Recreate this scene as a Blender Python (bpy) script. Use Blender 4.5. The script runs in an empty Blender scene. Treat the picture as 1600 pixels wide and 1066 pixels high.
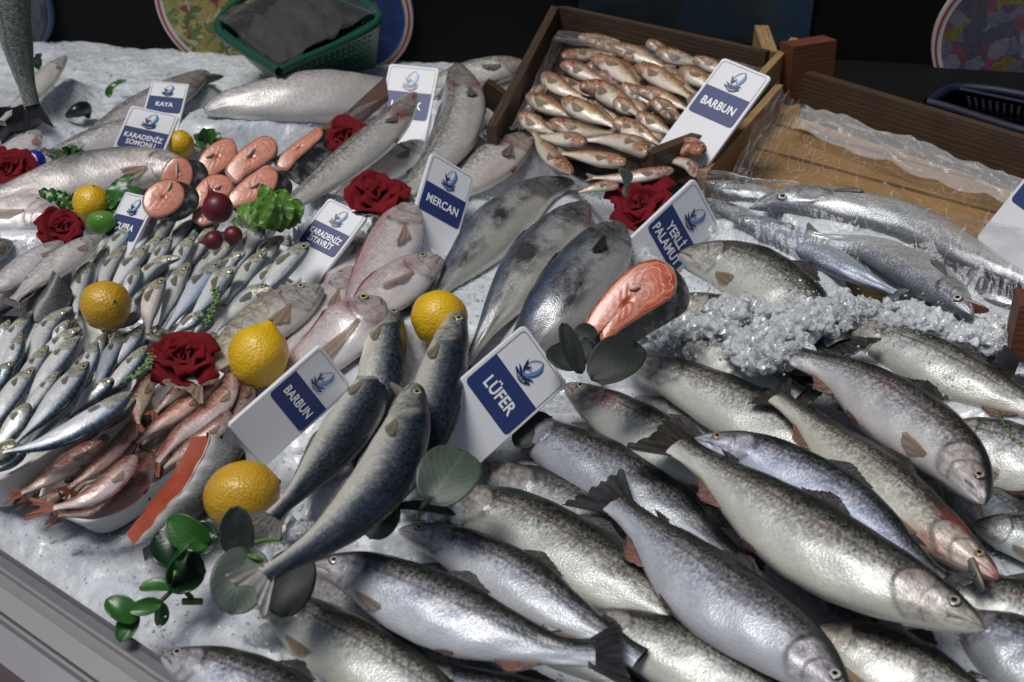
import bpy, math, random
import numpy as np
from mathutils import Vector, Matrix
random.seed(7); rng = np.random.default_rng(7)
S = bpy.context.scene
COL = S.collection
R = math.radians
# ---------------------------------------------------------------- camera geometry (photograph is 1600 x 1066)
CAM = np.array([0, 0, 0.62]); PITCH = R(31); LENS = 43.4; FPX = LENS / 36 * 1600
FW = np.array([0, math.cos(PITCH), -math.sin(PITCH)]); UPV = np.array([0, math.sin(PITCH), math.cos(PITCH)]); RT = np.array([1., 0, 0])
UP = np.array([0, 0, 1.])
def ray(x, y): return RT * ((x - 800) / FPX) + UPV * ((533 - y) / FPX) + FW
def P(x, y, z=0.0):
    d = ray(x, y); return CAM + d * ((z - CAM[2]) / d[2])
def PY(x, y, Y):
    d = ray(x, y); return CAM + d * (Y / d[1])
def on_plane(x, y, o, n):
    d = ray(x, y); return CAM + d * (np.dot(np.asarray(o) - CAM, n) / np.dot(d, n))
def proj(p):
    q = np.asarray(p) - CAM; z = q @ FW
    return np.stack([800 + FPX * (q @ RT) / z, 533 - FPX * (q @ UPV) / z], -1)
def unit(v): v = np.asarray(v, float); return v / (np.linalg.norm(v, axis=-1, keepdims=True) + 1e-12)
def mpp(p): return float((np.asarray(p) - CAM) @ FW) / FPX          # metres per photo pixel at p
# ---------------------------------------------------------------- mesh helpers
def mesh(name, V, F, mats, parent=None, uv=None, att=None, mi=None, smooth=True, org=None):
    V = np.asarray(V, np.float32).reshape(-1, 3)
    if parent is not None: o0 = np.array(parent.location)
    else: o0 = np.asarray(org if org is not None else np.r_[V[:, :2].mean(0), V[:, 2].min()])
    me = bpy.data.meshes.new(name)
    if isinstance(F, np.ndarray):
        k = F.shape[1]; F = F.astype(np.int32)
        me.vertices.add(len(V)); me.vertices.foreach_set('co', (V - o0).astype(np.float32).ravel())
        me.loops.add(F.size); me.loops.foreach_set('vertex_index', F.ravel())
        me.polygons.add(len(F)); me.polygons.foreach_set('loop_start', np.arange(0, F.size, k, dtype=np.int32))
        me.polygons.foreach_set('loop_total', np.full(len(F), k, np.int32))
    else:
        me.from_pydata([tuple(v) for v in (V - o0)], [], [tuple(int(i) for i in f) for f in F])
    if uv is not None:
        li = np.empty(len(me.loops), np.int32); me.loops.foreach_get('vertex_index', li)
        me.uv_layers.new(name='UVMap').data.foreach_set('uv', np.asarray(uv, np.float32)[li].ravel())
    for k, a in (att or {}).items():
        a = np.asarray(a, np.float32)
        if a.ndim == 1: me.attributes.new(k, 'FLOAT', 'POINT').data.foreach_set('value', a)
        else: me.attributes.new(k, 'FLOAT_COLOR', 'POINT').data.foreach_set('color', a.ravel())
    for m in (mats if isinstance(mats, (list, tuple)) else [mats]): me.materials.append(m)
    if mi is not None: me.polygons.foreach_set('material_index', np.asarray(mi, np.int32))
    me.polygons.foreach_set('use_smooth', np.full(len(me.polygons), smooth, bool))
    me.update(); me.validate()
    o = bpy.data.objects.new(name, me); COL.objects.link(o)
    if parent is not None: o.parent = parent
    else: o.location = o0
    return o
def grid_faces(n, m, wrap=False):
    i, j = np.meshgrid(np.arange(n - 1), np.arange(m if wrap else m - 1), indexing='ij')
    j2 = (j + 1) % m
    return np.stack([i * m + j, i * m + j2, (i + 1) * m + j2, (i + 1) * m + j], -1).reshape(-1, 4)
def tag(o, label, cat, group=None, kind=None):
    if label: o['label'] = label
    if cat: o['category'] = cat
    if group: o['group'] = group
    if kind: o['kind'] = kind
    return o
def empty(name, loc):
    o = bpy.data.objects.new(name, None); o.empty_display_size = .02; COL.objects.link(o); o.location = loc; return o
def box_data(M, sx, sy, sz):
    V = np.array([[x, y, z] for x in (-1, 1) for y in (-1, 1) for z in (-1, 1)], float) * np.array([sx, sy, sz]) / 2
    return V @ M[:3, :3].T + M[:3, 3], [(0, 1, 3, 2), (4, 6, 7, 5), (0, 4, 5, 1), (2, 3, 7, 6), (0, 2, 6, 4), (1, 5, 7, 3)]
def prism(pts, ext):
    """closed prism from polygon pts (k,3) extruded by vector ext"""
    pts = np.asarray(pts); k = len(pts)
    V = np.r_[pts, pts + ext]
    F = [tuple(range(k)), tuple(range(2 * k - 1, k - 1, -1))] + [(i, i + k, (i + 1) % k + k, (i + 1) % k) for i in range(k)]
    return V, F
def bevel(o, w=.002, seg=2):
    m = o.modifiers.new('bevel', 'BEVEL'); m.width = w; m.segments = seg; m.limit_method = 'ANGLE'; m.angle_limit = R(40); return o
def tube(name, pts, r, mat, parent=None, m=8):
    pts = np.asarray(pts, float); n = len(pts)
    T = unit(np.gradient(pts, axis=0)); A = unit(np.cross(T, [.3, .2, .93])); B = np.cross(T, A)
    th = np.linspace(0, 2 * np.pi, m, endpoint=False)
    rr = np.broadcast_to(np.asarray(r, float), (n,))
    V = pts[:, None] + rr[:, None, None] * (A[:, None] * np.cos(th)[None, :, None] + B[:, None] * np.sin(th)[None, :, None])
    return mesh(name, V.reshape(-1, 3), grid_faces(n, m, True), mat, parent)
def resample(pts, n):
    pts = np.asarray(pts, float)
    if len(pts) == 2: pts = np.array([pts[0], pts.mean(0), pts[1]])
    d = np.r_[0, np.cumsum(np.linalg.norm(np.diff(pts, axis=0), axis=1))]; d /= d[-1]
    m = np.gradient(pts, d, axis=0)
    if np.isscalar(n): s = np.linspace(0, 1, n)
    else: s = n
    i = np.clip(np.searchsorted(d, s, 'right') - 1, 0, len(d) - 2); h = d[i + 1] - d[i]; t = (s - d[i]) / h
    h, t = h[:, None], t[:, None]
    return (2*t**3-3*t**2+1)*pts[i] + (t**3-2*t**2+t)*h*m[i] + (-2*t**3+3*t**2)*pts[i+1] + (t**3-t**2)*h*m[i+1]
# ---------------------------------------------------------------- node helpers
class G:
    def __init__(s, name):
        s.m = bpy.data.materials.new(name); s.m.use_nodes = True; s.t = s.m.node_tree; s.t.nodes.clear()
    def n(s, typ, ins=None, out=0, **props):
        nd = s.t.nodes.new('ShaderNode' + typ)
        for k, v in props.items(): setattr(nd, k, v)
        for k, v in (ins or {}).items():
            sk = nd.inputs[k]
            if isinstance(v, bpy.types.NodeSocket): s.t.links.new(v, sk)
            else:
                if getattr(sk, 'type', '') == 'RGBA' and len(v) == 3: v = (*v, 1)
                sk.default_value = v
        return nd.outputs[out]
    def math(s, op, a, b=0., c=None, clamp=False):
        i = {0: a, 1: b}
        if c is not None: i[2] = c
        return s.n('Math', i, operation=op, use_clamp=clamp)
    def mix(s, f, a, b, blend='MIX'):
        return s.n('Mix', {0: f, 6: a, 7: b}, out=2, data_type='RGBA', blend_type=blend)
    def ramp(s, f, stops, interp='LINEAR'):
        nd = s.t.nodes.new('ShaderNodeValToRGB'); s.t.links.new(f, nd.inputs[0]); cr = nd.color_ramp; cr.interpolation = interp
        while len(cr.elements) > 1: cr.elements.remove(cr.elements[-1])
        for i, (p, c) in enumerate(stops):
            e = cr.elements[0] if i == 0 else cr.elements.new(p)
            e.position = p; e.color = (*c, 1) if len(c) == 3 else c
        return nd.outputs[0]
    def rng(s, f, a, b, c=0., d=1.): return s.n('MapRange', {0: f, 1: a, 2: b, 3: c, 4: d}, clamp=True)
    def noise(s, vec, scale, detail=3, rough=.5, dist=0.):
        i = {'Scale': scale, 'Detail': detail, 'Roughness': rough, 'Distortion': dist}
        if vec is not None: i['Vector'] = vec
        return s.n('TexNoise', i)
    def vor(s, vec, scale, out=0, rand=1., **k):
        i = {'Scale': scale, 'Randomness': rand}
        if vec is not None: i['Vector'] = vec
        return s.n('TexVoronoi', i, out=out, **k)
    def bump(s, h, strength=.3, dist=.001, normal=None):
        i = {'Strength': strength, 'Distance': dist, 'Height': h}
        if normal is not None: i['Normal'] = normal
        return s.n('Bump', i)
    def out(s, **ins):
        sh = s.n('BsdfPrincipled', ins); s.t.nodes.new('ShaderNodeOutputMaterial'); s.t.links.new(sh, s.t.nodes[-1].inputs[0]); return s.m
    def obj(s): return s.n('TexCoord', out=3)
def simple(name, col, rough=.5, noise_amt=.25, nscale=40, bumpd=.0005, metal=0., **kw):
    g = G(name); co = g.obj(); nz = g.noise(co, nscale, 5, .6)
    c = g.mix(g.math('MULTIPLY', nz, noise_amt), (*col, 1), tuple(x * .45 for x in col) + (1,))
    ins = {'Base Color': c, 'Roughness': rough, 'Metallic': metal, 'Normal': g.bump(nz, .3, bumpd)}
    ins.update(kw); return g.out(**ins)
SHADE_REACH = .22
# ---------------------------------------------------------------- fish materials
def fish_mat(name, stops, cs=5., spot=None, metal=.35, rough=.34, amt=.25, head=(.5, .46, .44), headmix=.5, blood=(.30, .02, .02), line=(.03, .03, .03),
             lat=.0, blotch=None, coat=.6, cellamt=.55, irid=.25, pat=None, rose=0.):
    g = G(name)
    uv = g.n('UVMap', uv_map='UVMap'); rnd = g.n('ObjectInfo', out=5); oc = g.n('ObjectInfo', out=1)
    vec = g.n('VectorMath', {0: uv, 1: g.n('CombineXYZ', {2: g.math('MULTIPLY', rnd, 60.)})}, operation='ADD')
    v = g.n('Attribute', out=2, attribute_name='v'); msk = g.n('Attribute', out=0, attribute_name='msk')
    sep = g.n('SeparateColor', {0: msk}); R_, G_, B_ = sep.node.outputs[:3]
    el = g.n('VectorMath', {0: vec, 1: (.45, 1., 1.)}, operation='MULTIPLY'); n1 = g.noise(el, .55, 4, .55)
    v2 = g.math('ADD', v, g.math('MULTIPLY', g.math('SUBTRACT', n1, .5), amt))
    v2 = g.math('ADD', v2, g.math('MULTIPLY', g.math('SUBTRACT', rnd, .5), .16))
    base = g.ramp(g.math('MULTIPLY_ADD', v2, .5, .5), stops)
    cd = g.vor(vec, cs); cc = g.n('SeparateColor', {0: g.vor(vec, cs, out=1)})
    # per scale brightness, stronger on the back than on the belly
    amtv = g.rng(v2, -.55, .38, cellamt * .06, cellamt)
    base = g.mix(amtv, base, g.mix(g.math('POWER', cc, 1.6), (.25, .25, .25), (1.75, 1.75, 1.75)), 'MULTIPLY')
    # broad mottling (slime, worn scales)
    n2 = g.noise(el, 1.6, 6, .68)
    base = g.mix(g.rng(v2, -.35, .4, .10, .45), base, g.ramp(n2, [(.3, (.62, .62, .62)), (.55, (1, 1, 1)), (.75, (1.25, 1.25, 1.22))]), 'MULTIPLY')
    if irid:
        n3 = g.noise(vec, .33, 2)
        base = g.mix(g.math('MULTIPLY', g.rng(v2, -.8, 0.1), irid), base, g.ramp(n3, [(.3, (.55, .72, 1.0)), (.5, (1, 1, 1)), (.7, (1.0, .82, .9))]), 'MULTIPLY')
    if blotch:
        bc, bs, t0, t1, vm = blotch
        nb = g.noise(el, bs * 1.3, 5, .65)
        base = g.mix(g.math('MULTIPLY', g.rng(nb, t0, t1), g.rng(v2, vm, vm + .35)), base, (*bc, 1))
    if pat == 'sail':     # wavy dark vermiculation on the back
        w = g.n('TexWave', {'Vector': vec, 'Scale': .55, 'Distortion': 5., 'Detail': 2.}, out=1)
        base = g.mix(g.math('MULTIPLY', g.rng(w, .5, .7), g.rng(v2, .3, .5, 0, .65)), base, (.01, .018, .02, 1))
    if pat == 'bars':     # golden cross bars
        w = g.n('TexWave', {'Vector': vec, 'Scale': .22, 'Distortion': .8, 'Detail': 1.}, out=1)
        base = g.mix(g.math('MULTIPLY', g.rng(w, .62, .9), g.rng(v2, -.3, .2, 0, .55)), base, (.26, .19, .09, 1))
    if spot:
        sc, th, st, vm = spot
        sd = g.vor(vec, sc); pick = g.n('SeparateColor', {0: g.vor(vec, sc, out=1)}, out=1)
        f = g.math('MULTIPLY', g.rng(g.math('ADD', sd, g.math('MULTIPLY', pick, th * .45)), th * .72, th * .52), g.rng(v2, vm, vm + .55))
        base = g.mix(g.math('MULTIPLY', f, st), base, (.012, .013, .012, 1))
    if rose: base = g.mix(g.math('MULTIPLY', g.rng(g.math('ABSOLUTE', g.math('SUBTRACT', v2, .14)), .28, .04, 0, rose), g.rng(n2, .35, .65)), base, (.46, .27, .27, 1))
    if lat:
        f = g.rng(g.math('ABSOLUTE', g.math('SUBTRACT', g.math('ADD', v, g.math('MULTIPLY', n2, .02)), .10)), .06, .02, 0, lat)
        base = g.mix(f, base, (.10, .075, .08, 1))
    hn = g.noise(vec, 1.6, 6, .7)
    hc = g.mix(g.rng(hn, .42, .62), (*head, 1), tuple(x * .32 for x in head) + (1,)); hc = g.mix(g.rng(hn, .40, .30), hc, (.62, .61, .58, 1))
    base = g.mix(g.math('MULTIPLY', G_, headmix), base, hc)
    base = g.mix(g.math('MULTIPLY', B_, g.rng(hn, .3, .6, .25, 1.)), base, (*blood, 1))
    base = g.mix(R_, base, (*line, 1))
    base = g.mix(1., base, oc, 'MULTIPLY')
    nf = g.noise(vec, 14., 3, .6)
    b = g.bump(g.math('SUBTRACT', g.math('MULTIPLY', nf, .5), cd), .28, .0006)
    b2 = g.bump(n2, .12, .0008, b)
    nw = g.noise(vec, 8., 4, .65); cb = g.bump(g.math("SUBTRACT", nw, g.math("MULTIPLY", cd, .8)), .38, .0006)
    ro = g.math('ADD', g.math('MULTIPLY', cc, .25), rough - .02)
    return g.out(**{'Base Color': base, 'Metallic': g.math('MULTIPLY', g.rng(v2, .9, .2, .35, 1.), metal), 'Roughness': ro, 'Normal': b2,
                    'Coat Weight': coat, 'Coat Roughness': .09, 'Coat Normal': cb, 'Specular IOR Level': .5})
def fin_mat(name, c0, c1, streak=.6, alpha=.93):
    g = G(name); uv = g.n('UVMap', uv_map='UVMap'); rnd = g.n('ObjectInfo', out=5); oc = g.n('ObjectInfo', out=1)
    sx = g.n('SeparateXYZ', {0: uv})
    ww = g.n('CombineXYZ', {0: g.math('MULTIPLY', sx, 26.), 1: g.math('MULTIPLY', sx.node.outputs[1], 1.4), 2: g.math('MULTIPLY', rnd, 30.)})
    nz = g.noise(ww, 1., 3, .6); n2 = g.noise(ww, .25, 3)
    c = g.mix(g.rng(nz, .35, .65), (*c0, 1), (*c1, 1)); c = g.mix(g.rng(n2, .4, .7, 0, .5), c, tuple(x * .4 for x in c0) + (1,))
    c = g.mix(1., c, oc, 'MULTIPLY')
    return g.out(**{'Base Color': c, 'Roughness': .32, 'Normal': g.bump(nz, streak, .002), 'Coat Weight': .4, 'Coat Roughness': .15, 'Alpha': alpha})
def eye_mat(name, iris, rim=(.05, .05, .045)):
    g = G(name); uv = g.n('UVMap', uv_map='UVMap'); x = g.n('SeparateXYZ', {0: uv}); co = g.obj()
    nz = g.noise(co, 900., 3)
    r = g.math('ADD', x, g.math('MULTIPLY', g.math('SUBTRACT', nz, .5), .06))
    c = g.ramp(r, [(.0, (.004, .004, .005)), (.40, (.006, .006, .007)), (.46, iris), (.72, tuple(k * .75 for k in iris)), (.80, rim), (1., tuple(k * .5 for k in rim))])
    return g.out(**{'Base Color': c, 'Roughness': .18, 'Coat Weight': 1., 'Coat Roughness': .03, 'Specular IOR Level': .6})
W3 = lambda a: (a, a, a)
TROUT = fish_mat('trout_skin', [(0, (.58, .57, .53)), (.25, (.52, .525, .51)), (.40, (.46, .47, .465)), (.52, (.33, .34, .33)), (.62, (.16, .165, .148)), (.72, (.058, .061, .048)), (.84, (.018, .020, .015)), (1, (.009, .010, .008))],
                 cs=6., spot=(3.3, .70, .95, -.3), lat=.6, amt=.18, rose=.2, metal=.2, head=(.54, .47, .44), headmix=.68, cellamt=.9, rough=.32)
BLUEF = fish_mat('bluefish_skin', [(0, (.68, .65, .57)), (.33, (.55, .54, .48)), (.46, (.29, .31, .30)), (.58, (.075, .095, .105)), (.70, (.018, .028, .042)), (1, (.006, .010, .018))],
                 cs=6., metal=.2, head=(.46, .45, .42), headmix=.6, cellamt=.6, lat=.25, amt=.14, rough=.28)
BONITO = fish_mat('bonito_skin', [(0, (.58, .57, .50)), (.35, (.50, .50, .47)), (.58, (.30, .32, .34)), (.74, (.12, .15, .20)), (.86, (.04, .065, .13)), (1, (.02, .03, .05))],
                  cs=9., metal=.4, head=(.11, .11, .115), headmix=.85, cellamt=.3, blotch=((.06, .06, .068), .38, .44, .62, -.75), rough=.26)
BREAM = fish_mat('bream_skin', [(0, (.68, .65, .64)), (.4, (.66, .60, .59)), (.62, (.60, .50, .50)), (.8, (.48, .33, .34)), (1, (.34, .2, .22))],
                 cs=6., metal=.25, head=(.5, .38, .39), headmix=.6, cellamt=.25, irid=.15, rough=.38)
STEENB = fish_mat('striped_bream_skin', [(0, (.60, .58, .54)), (.45, (.56, .53, .47)), (.7, (.44, .40, .33)), (1, (.24, .2, .15))],
                  cs=5., metal=.25, head=(.46, .42, .4), headmix=.6, cellamt=.4, pat='bars', rough=.38)
BASS = fish_mat('bass_skin', [(0, (.66, .63, .60)), (.35, (.60, .58, .55)), (.58, (.40, .40, .37)), (.76, (.20, .21, .19)), (1, (.09, .10, .09))],
                cs=4.2, metal=.4, head=(.33, .24, .20), headmix=.6, cellamt=.7, lat=.4)
SALMON = fish_mat('salmon_skin', [(0, (.68, .65, .62)), (.4, (.60, .57, .55)), (.62, (.48, .46, .46)), (.78, (.24, .235, .25)), (.9, (.10, .10, .115)), (1, (.06, .06, .07))],
                  cs=3.4, spot=(1.3, .6, .85, .0), metal=.3, head=(.42, .38, .36), headmix=.5, cellamt=.3)
HORSE = fish_mat('horse_mackerel_skin', [(0, (.74, .73, .71)), (.45, (.68, .69, .69)), (.62, (.48, .53, .56)), (.72, (.14, .20, .24)), (.9, (.05, .07, .07)), (1, (.03, .04, .035))],
                 cs=12., metal=.3, head=(.46, .43, .24), headmix=.8, cellamt=.2, rough=.28, lat=.35, irid=.35)
SARD = fish_mat('sardine_skin', [(0, (.72, .72, .70)), (.42, (.68, .69, .69)), (.56, (.42, .48, .52)), (.68, (.09, .14, .19)), (.85, (.025, .045, .065)), (1, (.015, .03, .035))],
                cs=9., metal=.3, head=(.42, .41, .24), headmix=.75, cellamt=.3, rough=.28, pat='sail')
MULLET = fish_mat('mullet_skin', [(0, (.62, .57, .54)), (.4, (.56, .46, .42)), (.55, (.38, .25, .20)), (.75, (.20, .10, .07)), (1, (.15, .07, .045))],
                  cs=5., metal=.15, head=(.36, .2, .16), headmix=.5, cellamt=.45, blotch=((.34, .08, .05), .9, .5, .68, -.45), irid=.2, amt=.4)
MULLY = fish_mat('crate_mullet_skin', [(0, (.66, .60, .52)), (.36, (.62, .54, .43)), (.52, (.48, .36, .23)), (.7, (.27, .17, .09)), (1, (.12, .065, .04))],
                 cs=4., metal=.1, head=(.46, .24, .13), headmix=.85, cellamt=.5, blotch=((.46, .15, .08), 1.3, .5, .68, -.5), irid=.0, amt=.5)
SILVERF = fish_mat('silver_fish_skin', [(0, (.66, .66, .64)), (.4, (.55, .56, .57)), (.6, (.34, .36, .39)), (.78, (.14, .15, .17)), (1, (.05, .055, .065))],
                   cs=8., metal=.6, head=(.44, .46, .5), headmix=.6, cellamt=.35, rough=.25)
FIN_DARK = fin_mat('dark_fin', (.060, .052, .050), (.006, .006, .007), .9); FIN_BROWN = fin_mat('brown_fin', (.26, .13, .09), (.10, .05, .035), .7, .8); FIN_ORANGE = fin_mat('orange_fin', (.40, .28, .18), (.24, .16, .10), .5, .5)
FIN_PALE = fin_mat('pale_fin', (.50, .36, .27), (.36, .24, .17), .5, .55); FIN_YEL = fin_mat('olive_fin', (.34, .31, .18), (.12, .11, .08), .5, .6)
FIN_RED = fin_mat('red_fin', (.38, .14, .09), (.24, .08, .05), .5, .88); FIN_GREY = fin_mat('grey_fin', (.2, .19, .17), (.1, .1, .1), .5, .85)
EYE_S = eye_mat('silver_eye', (.55, .52, .42)); EYE_G = eye_mat('gold_eye', (.5, .42, .18)); EYE_Y = eye_mat('yellow_eye', (.46, .47, .2))
EYE_W2 = eye_mat('dull_eye', (.42, .38, .27), (.03, .03, .03)); EYE_AM = eye_mat('brownish_eye', (.38, .25, .12), (.2, .16, .12)); EYE_O = eye_mat('amber_eye', (.42, .2, .08)); EYE_R = eye_mat('red_eye', (.45, .12, .07)); EYE_W = eye_mat('pale_eye', (.62, .6, .52))
JAW_IN = simple('mouth_lining', (.14, .045, .03), .3); JAW_SKIN = simple('jaw_skin', (.17, .165, .15), .3, .5, 120)
# ---------------------------------------------------------------- species: outlines (u along body, fractions of the greatest depth)
SP = {}
def species(k, mat, u, top, bot, th, hl, eye, er, ue=.36, ve=.3, fins=(), eyem=EYE_S, cs=.9, **kw):
    SP[k] = dict(mat=mat, u=np.array(u), top=np.array(top), bot=np.array(bot), th=np.array(th), hl=hl, eye=eye, er=er, ue=ue, ve=ve, fins=dict(fins), eyem=eyem, **kw)
U = [0, .012, .04, .09, .16, .24, .35, .47, .6, .73, .85, .94, 1]
species('trout', TROUT, U, [0, .075, .15, .23, .31, .37, .43, .45, .42, .33, .23, .185, .20], [0, .07, .14, .23, .33, .42, .51, .55, .51, .36, .20, .165, .185],
        [0, .06, .11, .17, .22, .26, .285, .29, .27, .20, .12, .075, .05], .215, EYE_W, .072, .36, .24,
        {'tail': (.46, .50, .30, FIN_DARK), 'dorsal': (.43, .59, .24, FIN_DARK), 'adipose': (.80, .84, .12, FIN_DARK), 'anal': (.72, .83, .22, FIN_BROWN), 'pectoral': (.42, .15, -.80, FIN_ORANGE), 'pelvic': (.55, .60, .22, FIN_BROWN)}, EYE_W)
species('bluefish', BLUEF, U, [0, .12, .2, .27, .34, .39, .43, .44, .41, .33, .22, .15, .17], [0, .10, .18, .27, .36, .43, .50, .52, .47, .35, .20, .14, .16],
        [0, .08, .14, .2, .24, .27, .29, .28, .25, .19, .12, .07, .05], .255, EYE_Y, .10, .36, .28,
        {'tail': (.62, .52, .55, FIN_GREY), 'dorsal': (.5, .82, .10, FIN_DARK), 'anal': (.55, .83, .09, FIN_GREY), 'pectoral': (.50, .13, -.38, FIN_YEL)}, EYE_Y)
species('bonito', BONITO, U, [0, .09, .17, .25, .33, .39, .43, .44, .40, .29, .15, .07, .06], [0, .08, .16, .26, .36, .44, .5, .52, .45, .31, .15, .07, .06],
        [0, .08, .14, .2, .26, .31, .34, .34, .29, .2, .1, .05, .04], .26, EYE_S, .045, .3, .3,
        {'tail': (.5, .6, .7, FIN_DARK), 'dorsal': (.3, .55, .10, FIN_DARK), 'pectoral': (.42, .08, -.1, FIN_DARK)}, EYE_S)
species('bream', BREAM, U, [0, .14, .23, .33, .42, .47, .49, .46, .38, .27, .17, .13, .15], [0, .11, .18, .26, .36, .43, .48, .47, .40, .28, .17, .12, .14],
        [0, .08, .13, .17, .2, .21, .21, .2, .17, .13, .08, .05, .04], .27, EYE_G, .08, .42, .42,
        {'tail': (.5, .48, .6, FIN_RED), 'dorsal': (.3, .8, .07, FIN_RED), 'anal': (.62, .8, .07, FIN_RED), 'pectoral': (.78, .10, -.22, FIN_PALE)}, EYE_G)
species('bass', BASS, U, [0, .09, .17, .26, .34, .40, .44, .45, .41, .32, .22, .17, .18], [0, .09, .17, .26, .36, .44, .5, .5, .45, .33, .20, .155, .17],
        [0, .07, .12, .18, .23, .27, .29, .28, .25, .18, .11, .07, .05], .27, EYE_S, .055, .34, .32,
        {'tail': (.5, .45, .35, FIN_GREY), 'dorsal': (.33, .7, .1, FIN_GREY), 'pectoral': (.5, .14, -.3, FIN_GREY), 'pelvic': (.36, .42, .25, FIN_RED)}, EYE_S)
species('salmon', SALMON, U, [0, .09, .16, .25, .34, .41, .45, .46, .41, .31, .2, .14, .16], [0, .08, .15, .24, .34, .44, .51, .53, .47, .33, .18, .13, .15],
        [0, .06, .11, .17, .23, .27, .3, .3, .27, .2, .12, .07, .05], .2, EYE_S, .045, .36, .3,
        {'tail': (.4, .4, .2, FIN_GREY), 'adipose': (.8, .84, .08, FIN_GREY), 'anal': (.7, .8, .13, FIN_PALE), 'pectoral': (.5, .15, -.5, FIN_PALE)}, EYE_S)
species('horse', HORSE, U, [0, .12, .2, .29, .37, .42, .45, .43, .36, .25, .14, .09, .10], [0, .10, .19, .30, .40, .46, .49, .46, .37, .25, .14, .09, .10],
        [0, .09, .15, .2, .24, .26, .26, .24, .2, .15, .09, .05, .04], .27, EYE_G, .15, .38, .32,
        {'tail': (.55, .42, .6, FIN_YEL), 'pectoral': (.75, .14, -.1, FIN_YEL)}, EYE_G)
species('sardine', SARD, U, [0, .10, .17, .26, .35, .41, .44, .44, .38, .27, .15, .08, .09], [0, .09, .16, .26, .37, .45, .5, .49, .41, .28, .14, .08, .09],
        [0, .08, .13, .2, .25, .28, .29, .27, .23, .16, .09, .05, .04], .25, EYE_G, .13, .38, .3,
        {'tail': (.5, .45, .65, FIN_YEL), 'pectoral': (.4, .12, -.25, FIN_YEL), 'dorsal': (.45, .6, .08, FIN_GREY)}, EYE_G)
species('mullet', MULLET, U, [0, .16, .26, .34, .40, .44, .45, .43, .37, .28, .18, .13, .14], [0, .08, .15, .24, .33, .40, .46, .46, .40, .30, .18, .13, .14],
        [0, .1, .16, .21, .25, .27, .28, .26, .22, .17, .1, .06, .04], .235, EYE_R, .11, .45, .48,
        {'tail': (.75, .5, .6, FIN_RED), 'dorsal': (.34, .55, .08, FIN_PALE), 'pectoral': (.55, .14, -.35, FIN_PALE), 'pelvic': (.34, .38, .22, FIN_RED)}, EYE_R)
SP['cutsalmon'] = dict(SP['salmon'], hl=.02, top=np.array([0, .09, .17, .26, .34, .40, .45, .46, .41, .31, .2, .14, .16]), bot=np.array([0, .09, .17, .26, .36, .45, .52, .53, .47, .33, .18, .13, .15]), th=np.array([0, .07, .12, .18, .23, .28, .3, .3, .27, .2, .12, .07, .05]))
SP['mully'] = dict(SP['mullet'], mat=MULLY, eyem=EYE_O)
SP['mully']['fins'] = {'tail': (.7, .48, .55, FIN_PALE), 'dorsal': (.34, .5, .08, FIN_PALE), 'pectoral': (.6, .18, -.3, FIN_ORANGE)}
species('silver', SILVERF, U, [0, .06, .13, .22, .32, .40, .44, .45, .42, .34, .22, .12, .12], [0, .07, .14, .23, .34, .43, .5, .52, .48, .37, .22, .12, .12],
        [0, .06, .11, .17, .22, .25, .27, .27, .24, .18, .11, .06, .05], .25, EYE_W, .105, .42, .2,
        {'tail': (.5, .5, .6, FIN_GREY), 'pectoral': (.5, .10, -.3, FIN_GREY)}, EYE_W)
SP['stripe'] = dict(SP['bream'], mat=STEENB, eyem=EYE_S); SP['stripe']['fins'] = {'tail': (.5, .48, .5, FIN_PALE), 'pectoral': (.6, .15, -.25, FIN_PALE)}
def sstep(x, a, b):
    t = np.clip((x - a) / (b - a), 0, 1); return t * t * (3 - 2 * t)
VS = {'horse': .42, 'sardine': .32, 'bass': .27, 'bonito': .06, 'mullet': .05, 'mully': .02, 'salmon': .34, 'trout': -.02, 'bream': .25, 'stripe': .2, 'silver': .35, 'bluefish': -.18, 'cutsalmon': .26}
class Fish: pass
FISHREC = []
def fin_mesh(name, body, A, B, dirA, dirB, lenA, lenB, mat, nrm, prof=None, ragged=.06, wave=.02, ns=22, nt=8, label=None):
    s = np.linspace(0, 1, ns); t = np.linspace(0, 1, nt)
    L = lenA + (lenB - lenA) * s
    if prof is not None: L = np.interp(s, np.linspace(0, 1, len(prof)), prof) * max(lenA, lenB)
    rg = rng.uniform(-1, .3, ns + 4); L = L * (1 + ragged * np.convolve(rg, [.2, .3, .3, .2], 'valid')[:ns] * 1.3)
    D = unit(dirA[None] * (1 - s)[:, None] + dirB[None] * s[:, None]); base = A[None] * (1 - s)[:, None] + B[None] * s[:, None]
    ph = rng.uniform(0, 6)
    V = base[:, None] + D[:, None] * (L[:, None] * t[None])[..., None]
    wv = wave * np.max(L) * (np.sin(s[:, None] * 9 + ph) * .6 + np.sin(s[:, None] * 3 + ph) + np.sin(s * 40)[:, None] * .25) * t[None] ** 1.3
    V = V + nrm[None, None] * wv[..., None]
    uv = np.stack(np.broadcast_arrays(s[:, None], t[None]), -1).reshape(-1, 2)
    o = mesh(name, V.reshape(-1, 3), grid_faces(ns, nt), mat, body, uv=uv)
    md = o.modifiers.new('thick', 'SOLIDIFY'); md.thickness = .0006
    o.color = body.color
    return o
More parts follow.
